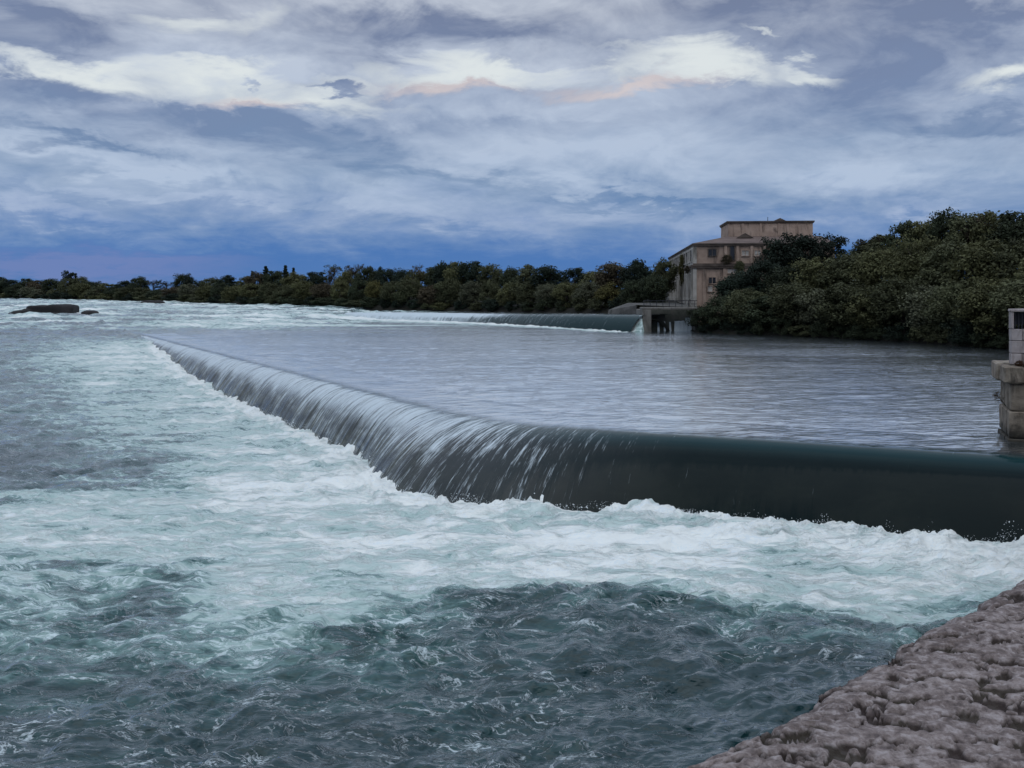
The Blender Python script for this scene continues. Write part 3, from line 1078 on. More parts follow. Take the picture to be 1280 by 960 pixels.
# ------------------------------------------------------------------ trees
def leaf_cloud(rng, centers, radii, per, leaf, droop=0.0, flat=0.75):
    """leaf quads through many clumps"""
    k = len(centers)
    cid = np.repeat(np.arange(k), per)
    n = len(cid)
    d = rng.normal(size=(n, 3))
    d /= np.linalg.norm(d, axis=1)[:, None]
    rr = rng.random(n) ** .45
    p = centers[cid] + d * (rr * radii[cid])[:, None] * np.array([1, 1, flat])
    nrm = d * .8 + rng.normal(size=(n, 3)) * .55 + np.array([0, 0, .35])
    nrm /= np.linalg.norm(nrm, axis=1)[:, None]
    ref = rng.normal(size=(n, 3))
    u = np.cross(nrm, ref)
    u /= np.linalg.norm(u, axis=1)[:, None]
    v = np.cross(nrm, u)
    sz = leaf * rng.uniform(.6, 1.4, n)
    u *= sz[:, None] * .5
    v *= sz[:, None] * .36
    V = np.stack([p - u, p + v * .9 - u * .1, p + u, p - v * .9 + u * .1], 1).reshape(-1, 3)
    tint = np.clip(.5 + .2 * rng.normal(size=k)[cid] + .14 * rng.normal(size=n), 0, 1)
    return V, np.repeat(tint, 4)


def limb_mesh(segs, sides=6):
    """tapered tubes; segs = list of (list of (point, radius))"""
    V, F = [], []
    for path in segs:
        base = len(V)
        for i, (p, r_) in enumerate(path):
            q = Vector(path[min(i + 1, len(path) - 1)][0]) - Vector(path[max(i - 1, 0)][0])
            q.normalize()
            a_ = q.orthogonal().normalized()
            b_ = q.cross(a_)
            for s_ in range(sides):
                t = 2 * math.pi * s_ / sides
                V.append(tuple(Vector(p) + (a_ * math.cos(t) + b_ * math.sin(t)) * r_))
        for i in range(len(path) - 1):
            for s_ in range(sides):
                s2 = (s_ + 1) % sides
                F.append((base + i * sides + s_, base + i * sides + s2, base + (i + 1) * sides + s2, base + (i + 1) * sides + s_))
    return np.array(V), np.array(F)


def proto(kind, seed):
    """unit-height tree: crown mesh, trunk mesh"""
    rng = np.random.default_rng(seed)
    if kind == 'round':
        k, c0, rx, rz, cz, cr, per, leaf = 60, .30, .36, .40, .58, .115, 150, .034
    elif kind == 'bushy':                     # leaves to the ground
        k, c0, rx, rz, cz, cr, per, leaf = 84, .02, .46, .47, .50, .115, 150, .034
    elif kind == 'tall':
        k, c0, rx, rz, cz, cr, per, leaf = 56, .3, .25, .44, .56, .10, 150, .032
    elif kind == 'airy':
        k, c0, rx, rz, cz, cr, per, leaf = 34, .3, .34, .40, .60, .085, 95, .034
    elif kind == 'shrub':
        k, c0, rx, rz, cz, cr, per, leaf = 46, .0, .62, .50, .45, .17, 120, .060
    if kind == 'spruce':
        cen, rad = [], []
        for i in range(62):
            h = .1 + .9 * (i / 61)
            w = .21 * (1 - h) + .01
            a_ = rng.random() * 6.283
            cen.append((math.cos(a_) * w * .65, math.sin(a_) * w * .65, h - .02))
            rad.append(.02 + w * .42)
        V, t = leaf_cloud(rng, np.array(cen), np.array(rad), 95, .03, flat=.6)
        limbs = [[((0, 0, 0), .018), ((0, 0, .5), .012), ((0, 0, .99), .002)]]
    elif kind == 'bare':
        limbs = [[((0, 0, -.02), .022), ((.01, 0, .3), .016), ((.0, .01, .6), .010), ((.01, .0, .95), .003)]]
        cen, rad = [], []
        for i in range(34):
            h = rng.uniform(.25, .8)
            a_ = rng.random() * 6.283
            l = rng.uniform(.16, .32) * (1.1 - h * .5)
            e_ = (math.cos(a_) * l, math.sin(a_) * l, h + l * rng.uniform(.5, 1.0))
            m_ = (e_[0] * .5, e_[1] * .5, h + (e_[2] - h) * .4)
            limbs.append([((0, 0, h), .007), (m_, .005), (e_, .0015)])
            for j in range(3):
                a2 = rng.random() * 6.283
                limbs.append([(m_, .003), ((m_[0] + math.cos(a2) * .1, m_[1] + math.sin(a2) * .1, m_[2] + .12), .001)])
            cen.append(e_)
            rad.append(.05)
        V, t = leaf_cloud(rng, np.array(cen), np.array(rad), 26, .026)
    else:
        cen, rad = [], []
        lob = rng.normal(size=(7, 3))
        lob /= np.linalg.norm(lob, axis=1)[:, None]
        while len(cen) < k:
            d = rng.normal(size=3)
            d /= np.linalg.norm(d)
            bulge = .80 + .30 * max(0, float(np.max(lob @ d))) ** 3 + rng.normal() * .05
            r_ = rng.uniform(.45, 1.0) ** .5 * bulge
            p = d * np.array([rx, rx, rz]) * r_ * .82
            z = p[2] + cz
            if z < c0:
                continue
            if kind in ('round', 'tall') and z < .42:
                p[:2] *= .8
            cen.append((p[0], p[1], z))
            rad.append(cr * rng.uniform(.5, 1.55))
        V, t = leaf_cloud(rng, np.array(cen), np.array(rad), per, leaf)
        limbs = [[((0, 0, -.03), .030), ((.008, .004, .25), .022), ((-.004, .008, .5), .014), ((0, 0, .8), .004)]]
        for i in range(0, len(cen), 5):
            c_ = cen[i]
            h0 = max(.06, min(.55, c_[2] * .55))
            limbs.append([((0, 0, h0), .011), ((c_[0] * .5, c_[1] * .5, h0 + (c_[2] - h0) * .62), .007), (c_, .002)])
    V = np.asarray(V)
    n = len(V) // 4
    crown = raw_mesh('crown_' + kind, V, np.arange(n * 4).reshape(n, 4), False)
    fattr(crown, 'tint', t)
    crown.materials.append(M['foliage'])
    lv, lf = limb_mesh(limbs, 5)
    trunk = raw_mesh('trunk_' + kind, lv, lf)
    trunk.materials.append(M['bark'])
    return crown, trunk


PROTO = {}
for kind, cnt in (('round', 4), ('bushy', 5), ('tall', 3), ('airy', 2), ('spruce', 2), ('bare', 2), ('shrub', 3)):
    PROTO[kind] = [proto(kind, hash_ + 31 * i) for i, hash_ in enumerate([len(kind) * 17 + ord(kind[0])] * cnt)]

COL = {'dark green': (0.042, 0.052, 0.029), 'olive green': (0.092, 0.094, 0.043), 'dull green': (0.072, 0.077, 0.040),
       'yellowish green': (0.098, 0.090, 0.034), 'brownish': (0.066, 0.054, 0.034), 'blackish green': (0.022, 0.032, 0.022),
       'pale green': (0.17, 0.19, 0.12),
       'grey-green': (0.092, 0.096, 0.060)}


def plant_tree(name, kind, loc, height, width, colour, label, category='tree', group=None, jitter=.12):
    pr = PROTO[kind]
    cr, tr = pr[random.randrange(len(pr))]
    t = empty(name, loc, random.uniform(0, 6.28), label=label, category=category)
    t.scale = (width, width, height)
    if group:
        t['group'] = group
    c = link_obj('crown', cr, None, t)
    f = random.uniform(1 - jitter, 1 + jitter)
    k = COL[colour]
    c.color = (k[0] * f, k[1] * f, k[2] * f, 1)
    link_obj('trunk', tr, None, t)
    return t


def px_at(px, d_):
    return (px - 640) / 1250 * d_


def top_at(py, d_):
    return EYE + (366 - py) / 1250 * d_


ORD = ['first', 'second', 'third', 'fourth', 'fifth', 'sixth', 'seventh', 'eighth', 'ninth', 'tenth', 'eleventh', 'twelfth', 'thirteenth',
       'fourteenth', 'fifteenth', 'sixteenth', 'seventeenth', 'eighteenth', 'nineteenth', 'twentieth']


def ordn(i):
    if i < 20:
        return ORD[i]
    n = i + 1
    return str(n) + {1: 'st', 2: 'nd', 3: 'rd'}.get(n % 10 if n % 100 not in (11, 12, 13) else 0, 'th')


KINDWORD = {'round': 'round-crowned', 'bushy': 'bushy', 'tall': 'tall narrow', 'airy': 'airy open-crowned', 'spruce': 'pointed spruce', 'bare': 'half-bare', 'shrub': 'low'}

# ---- far shore: front row of crowns, then the ones that rise behind it; (px, top py)
SH = np.array(FAR_SHORE)


def shore_at(px):
    """where the bearing of a picture column meets the far shore"""
    b = (px - 640) / 1250
    for i in range(len(SH) - 1):
        x0, y0, z0 = SH[i]
        x1, y1, z1 = SH[i + 1]
        den = (x1 - x0) - b * (y1 - y0)
        t = (b * y0 - x0) / den if abs(den) > 1e-9 else -1
        if 0 <= t <= 1:
            return x0 + t * (x1 - x0), y0 + t * (y1 - y0), z0 + t * (z1 - z0)
    return b * 170, 170.0, 4.8


SKYLINE = [(-60, 345), (0, 344), (18, 343), (30, 347), (50, 351), (65, 350), (88, 336), (105, 346), (130, 349), (150, 347), (180, 346), (205, 347), (232, 340), (250, 344),
           (275, 339), (300, 341), (330, 336), (365, 335), (400, 333), (440, 328), (470, 332), (500, 327), (530, 331), (560, 322), (585, 322), (612, 325), (645, 327),
           (680, 328), (715, 326), (750, 327), (790, 322), (830, 317), (870, 318)]
sk_x, sk_y = np.array(SKYLINE).T
front, back = [], []
px = -45.0
while px < 835:
    d0 = shore_at(px)[1]
    step = np.interp(px, [-50, 300, 480, 840], [17, 20, 24, 27]) * random.uniform(.85, 1.15)
    top = float(np.interp(px, sk_x, sk_y)) + np.interp(px, [-50, 400, 560, 840], [6, 13, 20, 20]) + random.uniform(-3, 4)
    kind = 'bushy'
    colour = random.choices(['dark green', 'dull green', 'olive green', 'yellowish green', 'brownish', 'grey-green'], [4, 5, 4, 1.0 + (500 < px < 800) * 1.2, 1.2, 1 + 1.5 * (px > 380)])[0]
    front.append((px, top, step * 1.6, kind, colour))
    px += step
px = -40.0
while px < 850:
    step = np.interp(px, [-50, 300, 480, 840], [16, 19, 23, 27]) * random.uniform(.8, 1.2)
    top = float(np.interp(px, sk_x, sk_y)) + random.uniform(-4, 3)
    kind = random.choices(['round', 'tall', 'airy', 'bare'], [6, 3, 2, .8])[0]
    colour = random.choices(['dark green', 'blackish green', 'dull green', 'olive green', 'brownish'], [5, 3, 3, 2, 1])[0]
    back.append((px, top, step * 1.6, kind, colour))
    px += step
# trees whose outline stands out on the skyline
for px, top, wpx, kind, colour in [(88, 335, 26, 'airy', 'blackish green'), (234, 339, 20, 'airy', 'blackish green'), (315, 337, 16, 'spruce', 'blackish green'),
                                   (332, 331, 24, 'spruce', 'blackish green'), (357, 330, 22, 'spruce', 'blackish green'), (367, 333, 18, 'spruce', 'blackish green'),
                                   (412, 331, 22, 'bare', 'brownish'), (443, 326, 30, 'bare', 'brownish'), (475, 330, 16, 'tall', 'blackish green'),
                                   (555, 320, 34, 'round', 'blackish green'), (583, 321, 34, 'round', 'blackish green'), (525, 324, 28, 'bare', 'brownish')]:
    back.append((px, top, wpx, kind, colour))
back.sort()


def set_far(rows, off, word, grp):
    for i, (px, top, wpx, kind, colour) in enumerate(rows):
        sx, sy, sz = shore_at(px)
        dd = off(sy) * random.uniform(.8, 1.2)
        k = (sy + dd) / sy
        x, y, z = sx * k, sy + dd, sz + .7
        h = max(top_at(top, y) - z, 2.5)
        w = wpx / 1250 * y
        unit = {'round': .72, 'bushy': .92, 'tall': .52, 'airy': .68, 'spruce': .36, 'bare': .6, 'shrub': 1.2}[kind]
        lab = f'{colour} {KINDWORD[kind]} tree, {ordn(i)} from left in {word}'
        plant_tree('tree', kind, (x, y, z - .3), h, w / unit, colour, lab, group=grp)


set_far([f for f in front], lambda d_: max(3.0, d_ * .012), 'front row of far shore', 'trees lining the far shore')
set_far(back, lambda d_: max(9.0, d_ * .045), 'skyline row of far shore', 'trees rising behind the far shore row')

px, i = -45.0, 0
while px < 800:
    sx, sy, sz = shore_at(px)
    k = (sy + 1.2) / sy
    plant_tree('shrub', 'shrub', (sx * k, sy * k, sz), random.uniform(2.2, 3.6), random.uniform(5, 8) * (.6 if px > 480 else 1), random.choice(['blackish green', 'dark green', 'dull green', 'olive green']),
               f'low dark waterside shrub on the far shore, {ordn(i)} from left', 'shrub', 'shrubs along the far shore')
    px += np.interp(px, [0, 480, 840], [15, 19, 22]) * random.uniform(.8, 1.2)
    i += 1

# ---- right bank
RS = np.array(RIGHT_SHORE)


def rshore(px):
    return float(np.interp(px, [860, 870, 1000, 1100, 1250, 1330, 1400], [139, 138, 125.5, 115, 98.5, 91, 86]))


def bank_z(px, inland):
    return 2.5 + float(np.interp(inland, [0, .6, 3, 8, 18, 30], [-.1, .5, 1.2, 3.0, 6.0, 7.0]))


R1 = [(878, 380, 34, 'shrub', 'dark green'), (893, 392, 36, 'shrub', 'yellowish green'), (902, 362, 54, 'bushy', 'dark green'), (932, 352, 70, 'bushy', 'dull green'),
      (962, 362, 66, 'bushy', 'dark green'), (992, 346, 80, 'bushy', 'dull green'), (1026, 352, 80, 'bushy', 'grey-green'), (1060, 342, 84, 'bushy', 'dull green'),
      (1094, 348, 84, 'bushy', 'olive green'), (1130, 340, 92, 'bushy', 'dull green'), (1166, 346, 90, 'bushy', 'grey-green'), (1204, 338, 96, 'bushy', 'dull green'),
      (1200, 372, 44, 'shrub', 'pale green'), (1242, 345, 96, 'bushy', 'olive green'), (1282, 338, 100, 'bushy', 'dull green'), (1325, 340, 100, 'bushy', 'dull green')]
R2 = [(925, 336, 66, 'bushy', 'blackish green'), (955, 314, 74, 'bushy', 'blackish green'), (990, 322, 80, 'bushy', 'dark green'), (1028, 312, 84, 'bushy', 'olive green'),
      (1066, 308, 90, 'bushy', 'dull green'), (1106, 300, 96, 'bushy', 'olive green'), (1148, 290, 100, 'bushy', 'olive green'), (1192, 288, 104, 'bushy', 'dull green'),
      (1236, 284, 110, 'bushy', 'olive green'), (1284, 282, 112, 'bushy', 'dull green'), (1330, 285, 110, 'bushy', 'olive green')]
R3 = [(968, 292, 52, 'round', 'blackish green'), (1000, 286, 66, 'round', 'blackish green'), (1038, 283, 44, 'airy', 'blackish green'), (1078, 303, 60, 'round', 'dark green'), (1092, 292, 40, 'bare', 'brownish'),
      (1104, 288, 66, 'round', 'dull green'), (1130, 270, 58, 'round', 'dark green'), (1160, 266, 66, 'round', 'olive green'), (1182, 255, 58, 'round', 'dark green'),
      (1214, 257, 72, 'round', 'dull green'), (1232, 252, 46, 'airy', 'brownish'), (1248, 259, 76, 'round', 'olive green'), (1280, 253, 80, 'round', 'dark green'), (1318, 256, 80, 'round', 'dark green')]
for rows, inland, where in ((R1, 2.2, 'overhanging the right bank'), (R2, 9.0, 'in the right bank middle row'), (R3, 19.0, 'on the right bank skyline')):
    for i, (px, top, wpx, kind, colour) in enumerate(rows):
        d_ = rshore(px) + inland * 1.05 + random.uniform(-.6, .8)
        z = bank_z(px, inland) - .5
        h = top_at(top, d_) - z
        w = wpx / 1250 * d_
        unit = {'round': .72, 'bushy': .88, 'airy': .68, 'shrub': 1.2, 'bare': .6}[kind]
        w *= random.uniform(.88, 1.2)
        lab = f'{colour} {KINDWORD[kind]} {"shrub" if kind == "shrub" else "tree"}, {ordn(i)} from the powerhouse {where}'
        plant_tree('shrub' if kind == 'shrub' else 'tree', kind, (px_at(px, d_), d_, z), h, w / unit, colour, lab,
                   category='shrub' if kind == 'shrub' else 'tree', group='trees on the right bank', jitter=.32)
# low growth at the water's edge
px = 884.0
i = 0
while px < 1300:
    d_ = rshore(px) + .7
    plant_tree('shrub', 'shrub', (px_at(px, d_), d_, 2.35), random.uniform(1.6, 2.8), random.uniform(2.6, 4.0), random.choice(['blackish green', 'dark green', 'dark green', 'dull green']),
               f'small dark waterside shrub under the right bank trees, {ordn(i)} from the powerhouse', 'shrub', 'waterside shrubs')
    px += random.uniform(20, 30)
    i += 1

# ------------------------------------------------------------------ powerhouse
PH = empty('powerhouse', (27.4, 150, 0), R(-5.5), label='ruined stone powerhouse with overgrown walls above the trees', category='building')


def part(name, mb, mat, parent=PH, **kw):
    return mb.build(name, mat, parent, **kw)


ZB, ZC, ZT = 3.6, 12.3, 15.25
W_, D_ = 20.5, 62.0
part('wall', MB().box(0, W_, 0, D_, ZB, ZT), M['wall_warm'])
part('river_wall_facing', MB().box(-.14, -.003, .35, D_, ZB, ZT - .2), M['wall_pale'])
part('corner_quoin', MB().box(-.22, .28, -.16, .34, ZB, ZT - .25), M['wall_pale'])
part('cornice', MB().box(-.36, W_ + .2, -.36, D_ + .3, ZT, ZT + .16).box(-.27, W_ + .1, -.27, D_ + .2, ZT - .22, ZT - .003), M['trim'])
part('string_course', MB().box(-.42, W_, -.42, -.003, ZC - .35, ZC - .1).box(-.32, W_, -.32, -.004, ZC - .62, ZC - .353).box(-.28, W_, -.26, -.004, ZC - .097, ZC + .10), M['trim'])
part('string_course', MB().box(-.45, -.145, .36, D_, ZC - .35, ZC - .1).box(-.35, -.145, .36, D_, ZC - .62, ZC - .353), M['trim'])


def window(x0, x1, z0, z1, pane='glass', fr='trim', parent=PH, y=0.0, arch=False):
    f = MB()
    t = .12
    f.box(x0 - t, x0, y - .14, y - .004, z0 - t, z1 + t).box(x1, x1 + t, y - .14, y - .004, z0 - t, z1 + t)
    f.box(x0, x1, y - .14, y - .004, z1, z1 + t).box(x0, x1, y - .20, y - .004, z0 - t, z0)
    xm = (x0 + x1) / 2
    if x1 - x0 > .7:
        f.box(xm - .04, xm + .04, y - .10, y - .035, z0, z1)
    if arch:
        n = 8
        pts = [(xm + (x1 - x0) / 2 * math.cos(math.pi * k / n), z1 + t + (x1 - x0) / 2 * math.sin(math.pi * k / n)) for k in range(n + 1)]
        f.prism_y(pts, y - .12, y - .004)
    w = part('window', f, M[fr], parent)
    MB().box(x0, x1, y - .03, y - .006, z0, z1).build('pane', M[pane], w)
    return w


window(2.05, 3.15, 13.55, 14.5, arch=True)
window(5.25, 5.85, 12.9, 14.9)
window(6.95, 7.95, 13.55, 14.3, 'board', 'wall_warm')
window(8.8, 9.7, 13.55, 14.3, 'board', 'wall_warm')
window(10.7, 11.6, 13.55, 14.3)
window(4.85, 6.25, 10.95, 11.55, 'board', 'wall_warm')
window(2.1, 3.1, 9.4, 10.3, 'glass', 'wall_warm', arch=True)
window(1.95, 2.6, 8.2, 9.0, 'board', 'wall_warm')
window(5.2, 6.2, 8.6, 10.2, 'glass', 'wall_warm')
for x in (4.35, 6.15, 8.2, 10.1, 12.0):
    part('pilaster', MB().box(x, x + .42, -.22, -.003, ZC + .105, ZT - .225), M['wall_warm'])
for x in (1.2, 4.2, 7.4, 10.6):
    part('pilaster', MB().box(x, x + .5, -.18, -.003, ZB, ZC - .625), M['wall_warm'])


# river side: local frame turned so the wall reads along x
def side_window(y0, y1, z0, z1, pane='glass', fr='wall_pale'):
    t = .16
    x = -.145
    f = MB()
    f.box(x - .16, x, y0 - t, y0, z0 - t, z1 + t).box(x - .16, x, y1, y1 + t, z0 - t, z1 + t)
    f.box(x - .16, x, y0, y1, z1, z1 + t).box(x - .22, x, y0, y1, z0 - t, z0)
    w = part('window', f, M[fr])
    MB().box(x - .03, x - .004, y0, y1, z0, z1).build('pane', M[pane], w)


for y in np.arange(2.2, 60, 4.2):
    part('pilaster', MB().box(-.42, -.145, y - .9, y - .25, ZB, ZC - .625), M['wall_pale'])
    side_window(y + .3, y + 2.5, 7.2, 10.9, 'glass' if y < 30 else 'board')
    side_window(y + .3, y + 2.5, 4.7, 6.2, 'glass')
    side_window(y + .1, y + 2.7, 12.8, 14.5, 'glass' if (int(y) % 3) else 'board')
# roofs and the upper block
rf = part('roof', MB().poly([(-.3, -.3, ZT + .165), (W_, -.3, ZT + .165), (W_, 9.5, 16.95), (5.9, 9.5, 16.95), (5.9, D_, 16.95), (-.3, D_, ZT + .165)],
                            [(0, 1, 2, 3), (0, 3, 4, 5)]), M['roof'])
part('pediment', MB().prism_y([(7.0, 16.55), (9.6, 16.55), (8.3, 17.3)], 6.3, 9.3), M['trim'], rf)
ux0, ux1, uy0, uy1, uz0, uz1 = 6.1, 19.2, 9.52, 20.0, 16.0, 19.2
ub = part('upper_block', MB().box(ux0, ux1, uy0, uy1, uz0, uz1), M['wall_warm'])
part('cornice', MB().box(ux0 - .26, ux1 + .26, uy0 - .26, uy1 + .26, uz1, uz1 + .18).box(ux0 - .16, ux1 + .16, uy0 - .16, uy1 + .16, uz1 - .18, uz1 - .003), M['trim'], ub)
part('pediment', MB().prism_y([(13.2, uz1 + .183), (15.0, uz1 + .183), (14.1, uz1 + .62)], uy0 - .3, uy1), M['trim'], ub)
part('finial', MB().box(12.2, 12.28, uy0, uy0 + .08, uz1 + .183, uz1 + .8), M['iron'], ub)
for x in (8.2, 11.0, 13.8, 16.6):
    part('pilaster', MB().box(x, x + .35, uy0 - .1, uy0 - .003, 17.0, uz1 - .183), M['wall_warm'], ub)

# creepers on the river wall
for yy, zz, ww, hh, colour, lab in ((19, 9.2, 5.0, 6.2, 'yellowish green', 'yellowing creeper hanging down the river wall of the powerhouse'),
                                    (33, 11.4, 3.2, 1.6, 'dull green', 'green plant growing on the ledge of the powerhouse river wall'),
                                    (7, 3.6, 9.0, 2.6, 'dull green', 'bushy growth at the foot of the powerhouse river wall'),
                                    (6.5, 11.0, 3.0, 1.5, 'brownish', 'brown plant growing on the powerhouse cornice near its corner')):
    p = PH.matrix_basis @ Vector((0, 0, 0))
    wpos = Matrix.Translation((27.4, 150, 0)) @ Matrix.Rotation(R(-5.5), 4, 'Z') @ Vector((-.5, yy, zz))
    t = plant_tree('creeper' if zz > 5 else 'shrub', 'shrub', wpos, hh, ww / 1.2, colour, lab, 'plant')
    t.rotation_euler = (0, 0, R(-5.5))
    t.scale = (1.0, ww / 1.2, hh)
fx = Matrix.Translation((27.4, 150, 0)) @ Matrix.Rotation(R(-5.5), 4, 'Z')
for xx, zz, ww, hh, colour, lab in ((4.6, 12.3, 2.0, 1.5, 'brownish', 'withered plant rooted on the front ledge of the powerhouse'),
                                    (6.6, 10.9, 1.6, 2.2, 'dull green', 'green creeper beside the front pilasters of the powerhouse')):
    t = plant_tree('creeper', 'shrub', fx @ Vector((xx, -.5, zz)), hh, 1, colour, lab, 'plant')
    t.rotation_euler = (0, 0, R(-5.5))
    t.scale = (ww / 1.2, .7, hh)

# ------------------------------------------------------------------ sluice beside the far weir
SL = empty('sluice', (18.9, 141.0, 0), 0, label='concrete sluice with a dark opening and thin falls below the powerhouse', category='sluice')
part('abutment', MB().box(-.5, .75, 0, 7, 1.2, 5.6, .05), M['concrete'], SL)
part('deck', MB().box(-.5, 7.4, .15, 3.2, 5.62, 5.95, .05), M['concrete'], SL)
part('back_wall', MB().box(.76, 7.2, 4.2, 5.0, 1.2, 5.58), M['sill'], SL)
part('side_wall', MB().box(6.9, 7.4, .2, 7, 1.2, 5.6, .05), M['sill'], SL)
part('step', MB().box(.77, 6.88, 3.0, 4.18, 1.2, 3.9), M['sill'], SL)
rl = MB()
for x in np.arange(-.3, 7.3, .9):
    rl.box(x, x + .07, .35, .42, 5.953, 6.85)
rl.box(-.3, 7.3, .34, .43, 6.85, 6.93).box(-.3, 7.3, .36, .41, 6.4, 6.46)
part('railing', rl, M['iron'], SL)
# retaining slope left of the building
EM = MB().poly([(-4.2, 14.2, 3.8), (-.45, 7.02, 3.8), (-.45, 7.3, 6.2), (-3.9, 14.6, 5.3), (-2.5, 20, 5.6), (-.45, 18, 6.4), (7.4, 8.8, 6.1), (7.4, 18, 6.4), (7.4, 7.02, 5.9)],
               [(0, 1, 2, 3), (3, 2, 5, 4), (2, 8, 6, 5), (5, 6, 7)])
part('embankment', EM, M['old_concrete'], SL)


def fall(x0, x1, y, ztop, zbot, seed, parent):
    nx_, nz_ = max(8, int((x1 - x0) / .07)), 22
    xs = np.linspace(x0, x1, nx_)
    tt = np.linspace(0, 1, nz_)
    X, Tt = np.meshgrid(xs, tt)
    Y = y - .55 * Tt ** .8 + fbm(X * 3, Tt * .8, 3, seed) * .12
    Z = ztop - (ztop - zbot) * Tt ** 1.25 + fbm(X * 2, Tt * 0, 2, seed + 4) * .10 * (1 - Tt)
    cx = (x0 + x1) / 2
    X2 = cx + (X - cx) * (1 + .25 * Tt)
    me = raw_mesh('water_fall', np.stack([X2.ravel(), Y.ravel(), Z.ravel()], 1), grid_quads(nz_, nx_))
    uvl = me.uv_layers.new(name='flow')
    q = grid_quads(nz_, nx_).ravel()
    uvl.data.foreach_set('uv', np.ascontiguousarray(np.stack([X.ravel() * 2 + seed, Z.ravel()], 1)[q], dtype=np.float32).ravel())
    nn = X.size
    fattr(me, 'thin', np.zeros(nn))
    fattr(me, 'foam', np.full(nn, 1.7))
    fattr(me, 'ridge', np.full(nn, .6))
    fattr(me, 'drop', np.ones(nn))
    fattr(me, 'still', np.zeros(nn))
    link_obj('water_fall', me, M['sheet'], parent)


for k, (x0, x1, zt) in enumerate([(2.0, 2.25, 3.8), (2.9, 3.15, 3.9), (3.7, 3.95, 3.8), (4.5, 5.9, 3.95), (6.05, 6.8, 4.4), (-.9, -.55, 4.8)]):
    fall(x0, x1, 2.95 if x0 > 0 else .3, zt, 2.4, 500 + k * 9, SL)

# ------------------------------------------------------------------ masonry pier at the end of the weir
PA = R(-20)
PR = empty('stone_pier', (18.38, 36.9, 0), PA, label='weathered stone block pier with pale pedestal at the right end of the weir', category='pier')


def stone(name, x0, x1, y0, y1, z0, z1, mat, bev=.04, parent=PR, wob=.025):
    """one dressed block: chamfered, cut into a grid and worn"""
    import bmesh
    mb = MB().box(x0, x1, y0, y1, z0, z1, bev)
    me = bpy.data.meshes.new(name)
    me.from_pydata(mb.v, [], mb.f)
    bm = bmesh.new()
    bm.from_mesh(me)
    bmesh.ops.recalc_face_normals(bm, faces=bm.faces)
    bmesh.ops.subdivide_edges(bm, edges=[e_ for e_ in bm.edges if e_.calc_length() > .25], cuts=3, use_grid_fill=True)
    for v in bm.verts:
        p = np.array([v.co.x * 2.3 + v.co.z * 1.7, v.co.y * 2.3 - v.co.z * 1.1])
        k = float(fbm(p[:1] + x0 * 3, p[1:] + z0 * 5, 3, 600)[0]) * wob * 1.6
        v.co += v.normal * k
    bm.to_mesh(me)
    bm.free()
    me.shade_smooth()
    try:
        me.set_sharp_from_angle(angle=R(38))
    except Exception:
        pass
    return link_obj(name, me, mat, parent)


core = MB().box(.10, 6.0, .10, 2.9, .5, 4.62)
part('mortar_core', core, M['mortar'], PR)
courses = [(0.6, 1.55), (1.58, 2.62), (2.65, 3.62), (3.65, 4.62)]
for ci, (z0, z1) in enumerate(courses):
    x = 0.0
    j = 0
    bat = .05 * (3 - ci)
    while x < 6:
        l = [.62, 1.15, .95, 1.3, .8][(j + ci * 2) % 5]
        stone('stone_block', x - (bat if j == 0 else 0) + .012, min(x + l, 6.05) - .012, -bat, .75, z0, z1, M['pier_stone'])
        x += l
        j += 1
    yy = .78
    while yy < 2.9:
        stone('stone_block', -bat, .6, yy, min(yy + .95, 3.0), z0, z1, M['pier_stone'])
        yy += .98
# cap slabs
x = -.22
for l in (.72, 1.3, 1.2, 1.4, 1.5):
    stone('cap_stone', x, x + l - .02, -.2, 1.4, 4.66, 5.30, M['pier_stone'], .06, wob=.035)
    x += l
x = -.32
for l in (1.6, 1.5, 1.6, 1.6):
    stone('cap_stone', x, x + l - .02, 1.43, 3.2, 4.66, 5.32, M['pier_stone'], .06, wob=.03)
    x += l
# pedestal of pale stone with an iron panel
zc = 5.34
for ci, hgt in enumerate((.42, .46, .44)):
    x = .06
    for j, l in enumerate((.62, .78, .7) if ci % 2 else (.40, .72, .98)):
        stone('pedestal_stone', x + .008, x + l - .008, .25, .95, zc, zc + hgt - .015, M['pier_pale'], .02, wob=.01)
        x += l
    zc += hgt
stone('pedestal_stone', .06, .16, .25, .95, zc, zc + .62, M['pier_pale'], .015, wob=.006)
stone('pedestal_stone', 2.05, 2.16, .25, .95, zc, zc + .62, M['pier_pale'], .015, wob=.006)
stone('coping', .03, 2.2, .22, .98, zc + .635, zc + .74, M['pier_pale'], .02, wob=.008)
gr = part('iron_panel', MB().box(.17, 2.04, .52, .60, zc + .16, zc + .62), M['iron'], PR)
for k in range(16):
    xx = .20 + k * .117
    part('bar', MB().box(xx, xx + .035, .42, .50, zc + .004, zc + .60), M['iron'], gr)

PM = Matrix.Translation((18.38, 36.9, 0)) @ Matrix.Rotation(PA, 4, 'Z')
COL['rusty brown'] = (0.075, 0.040, 0.024)
COL['dry straw'] = (0.10, 0.07, 0.04)
plant_tree('dry_plant', 'shrub', PM @ Vector((.30, .02, 5.27)), .26, .30, 'rusty brown', 'rusty brown dry weed on top of the stone pier by its pedestal', 'plant')
t = plant_tree('dry_plant', 'bare', PM @ Vector((-.06, .85, 3.75)), .9, .5, 'dry straw', 'straggly brown weed growing from the side of the stone pier', 'plant')
t.rotation_euler = (0, R(-38), PA)
t.scale = (.75, .75, .62)

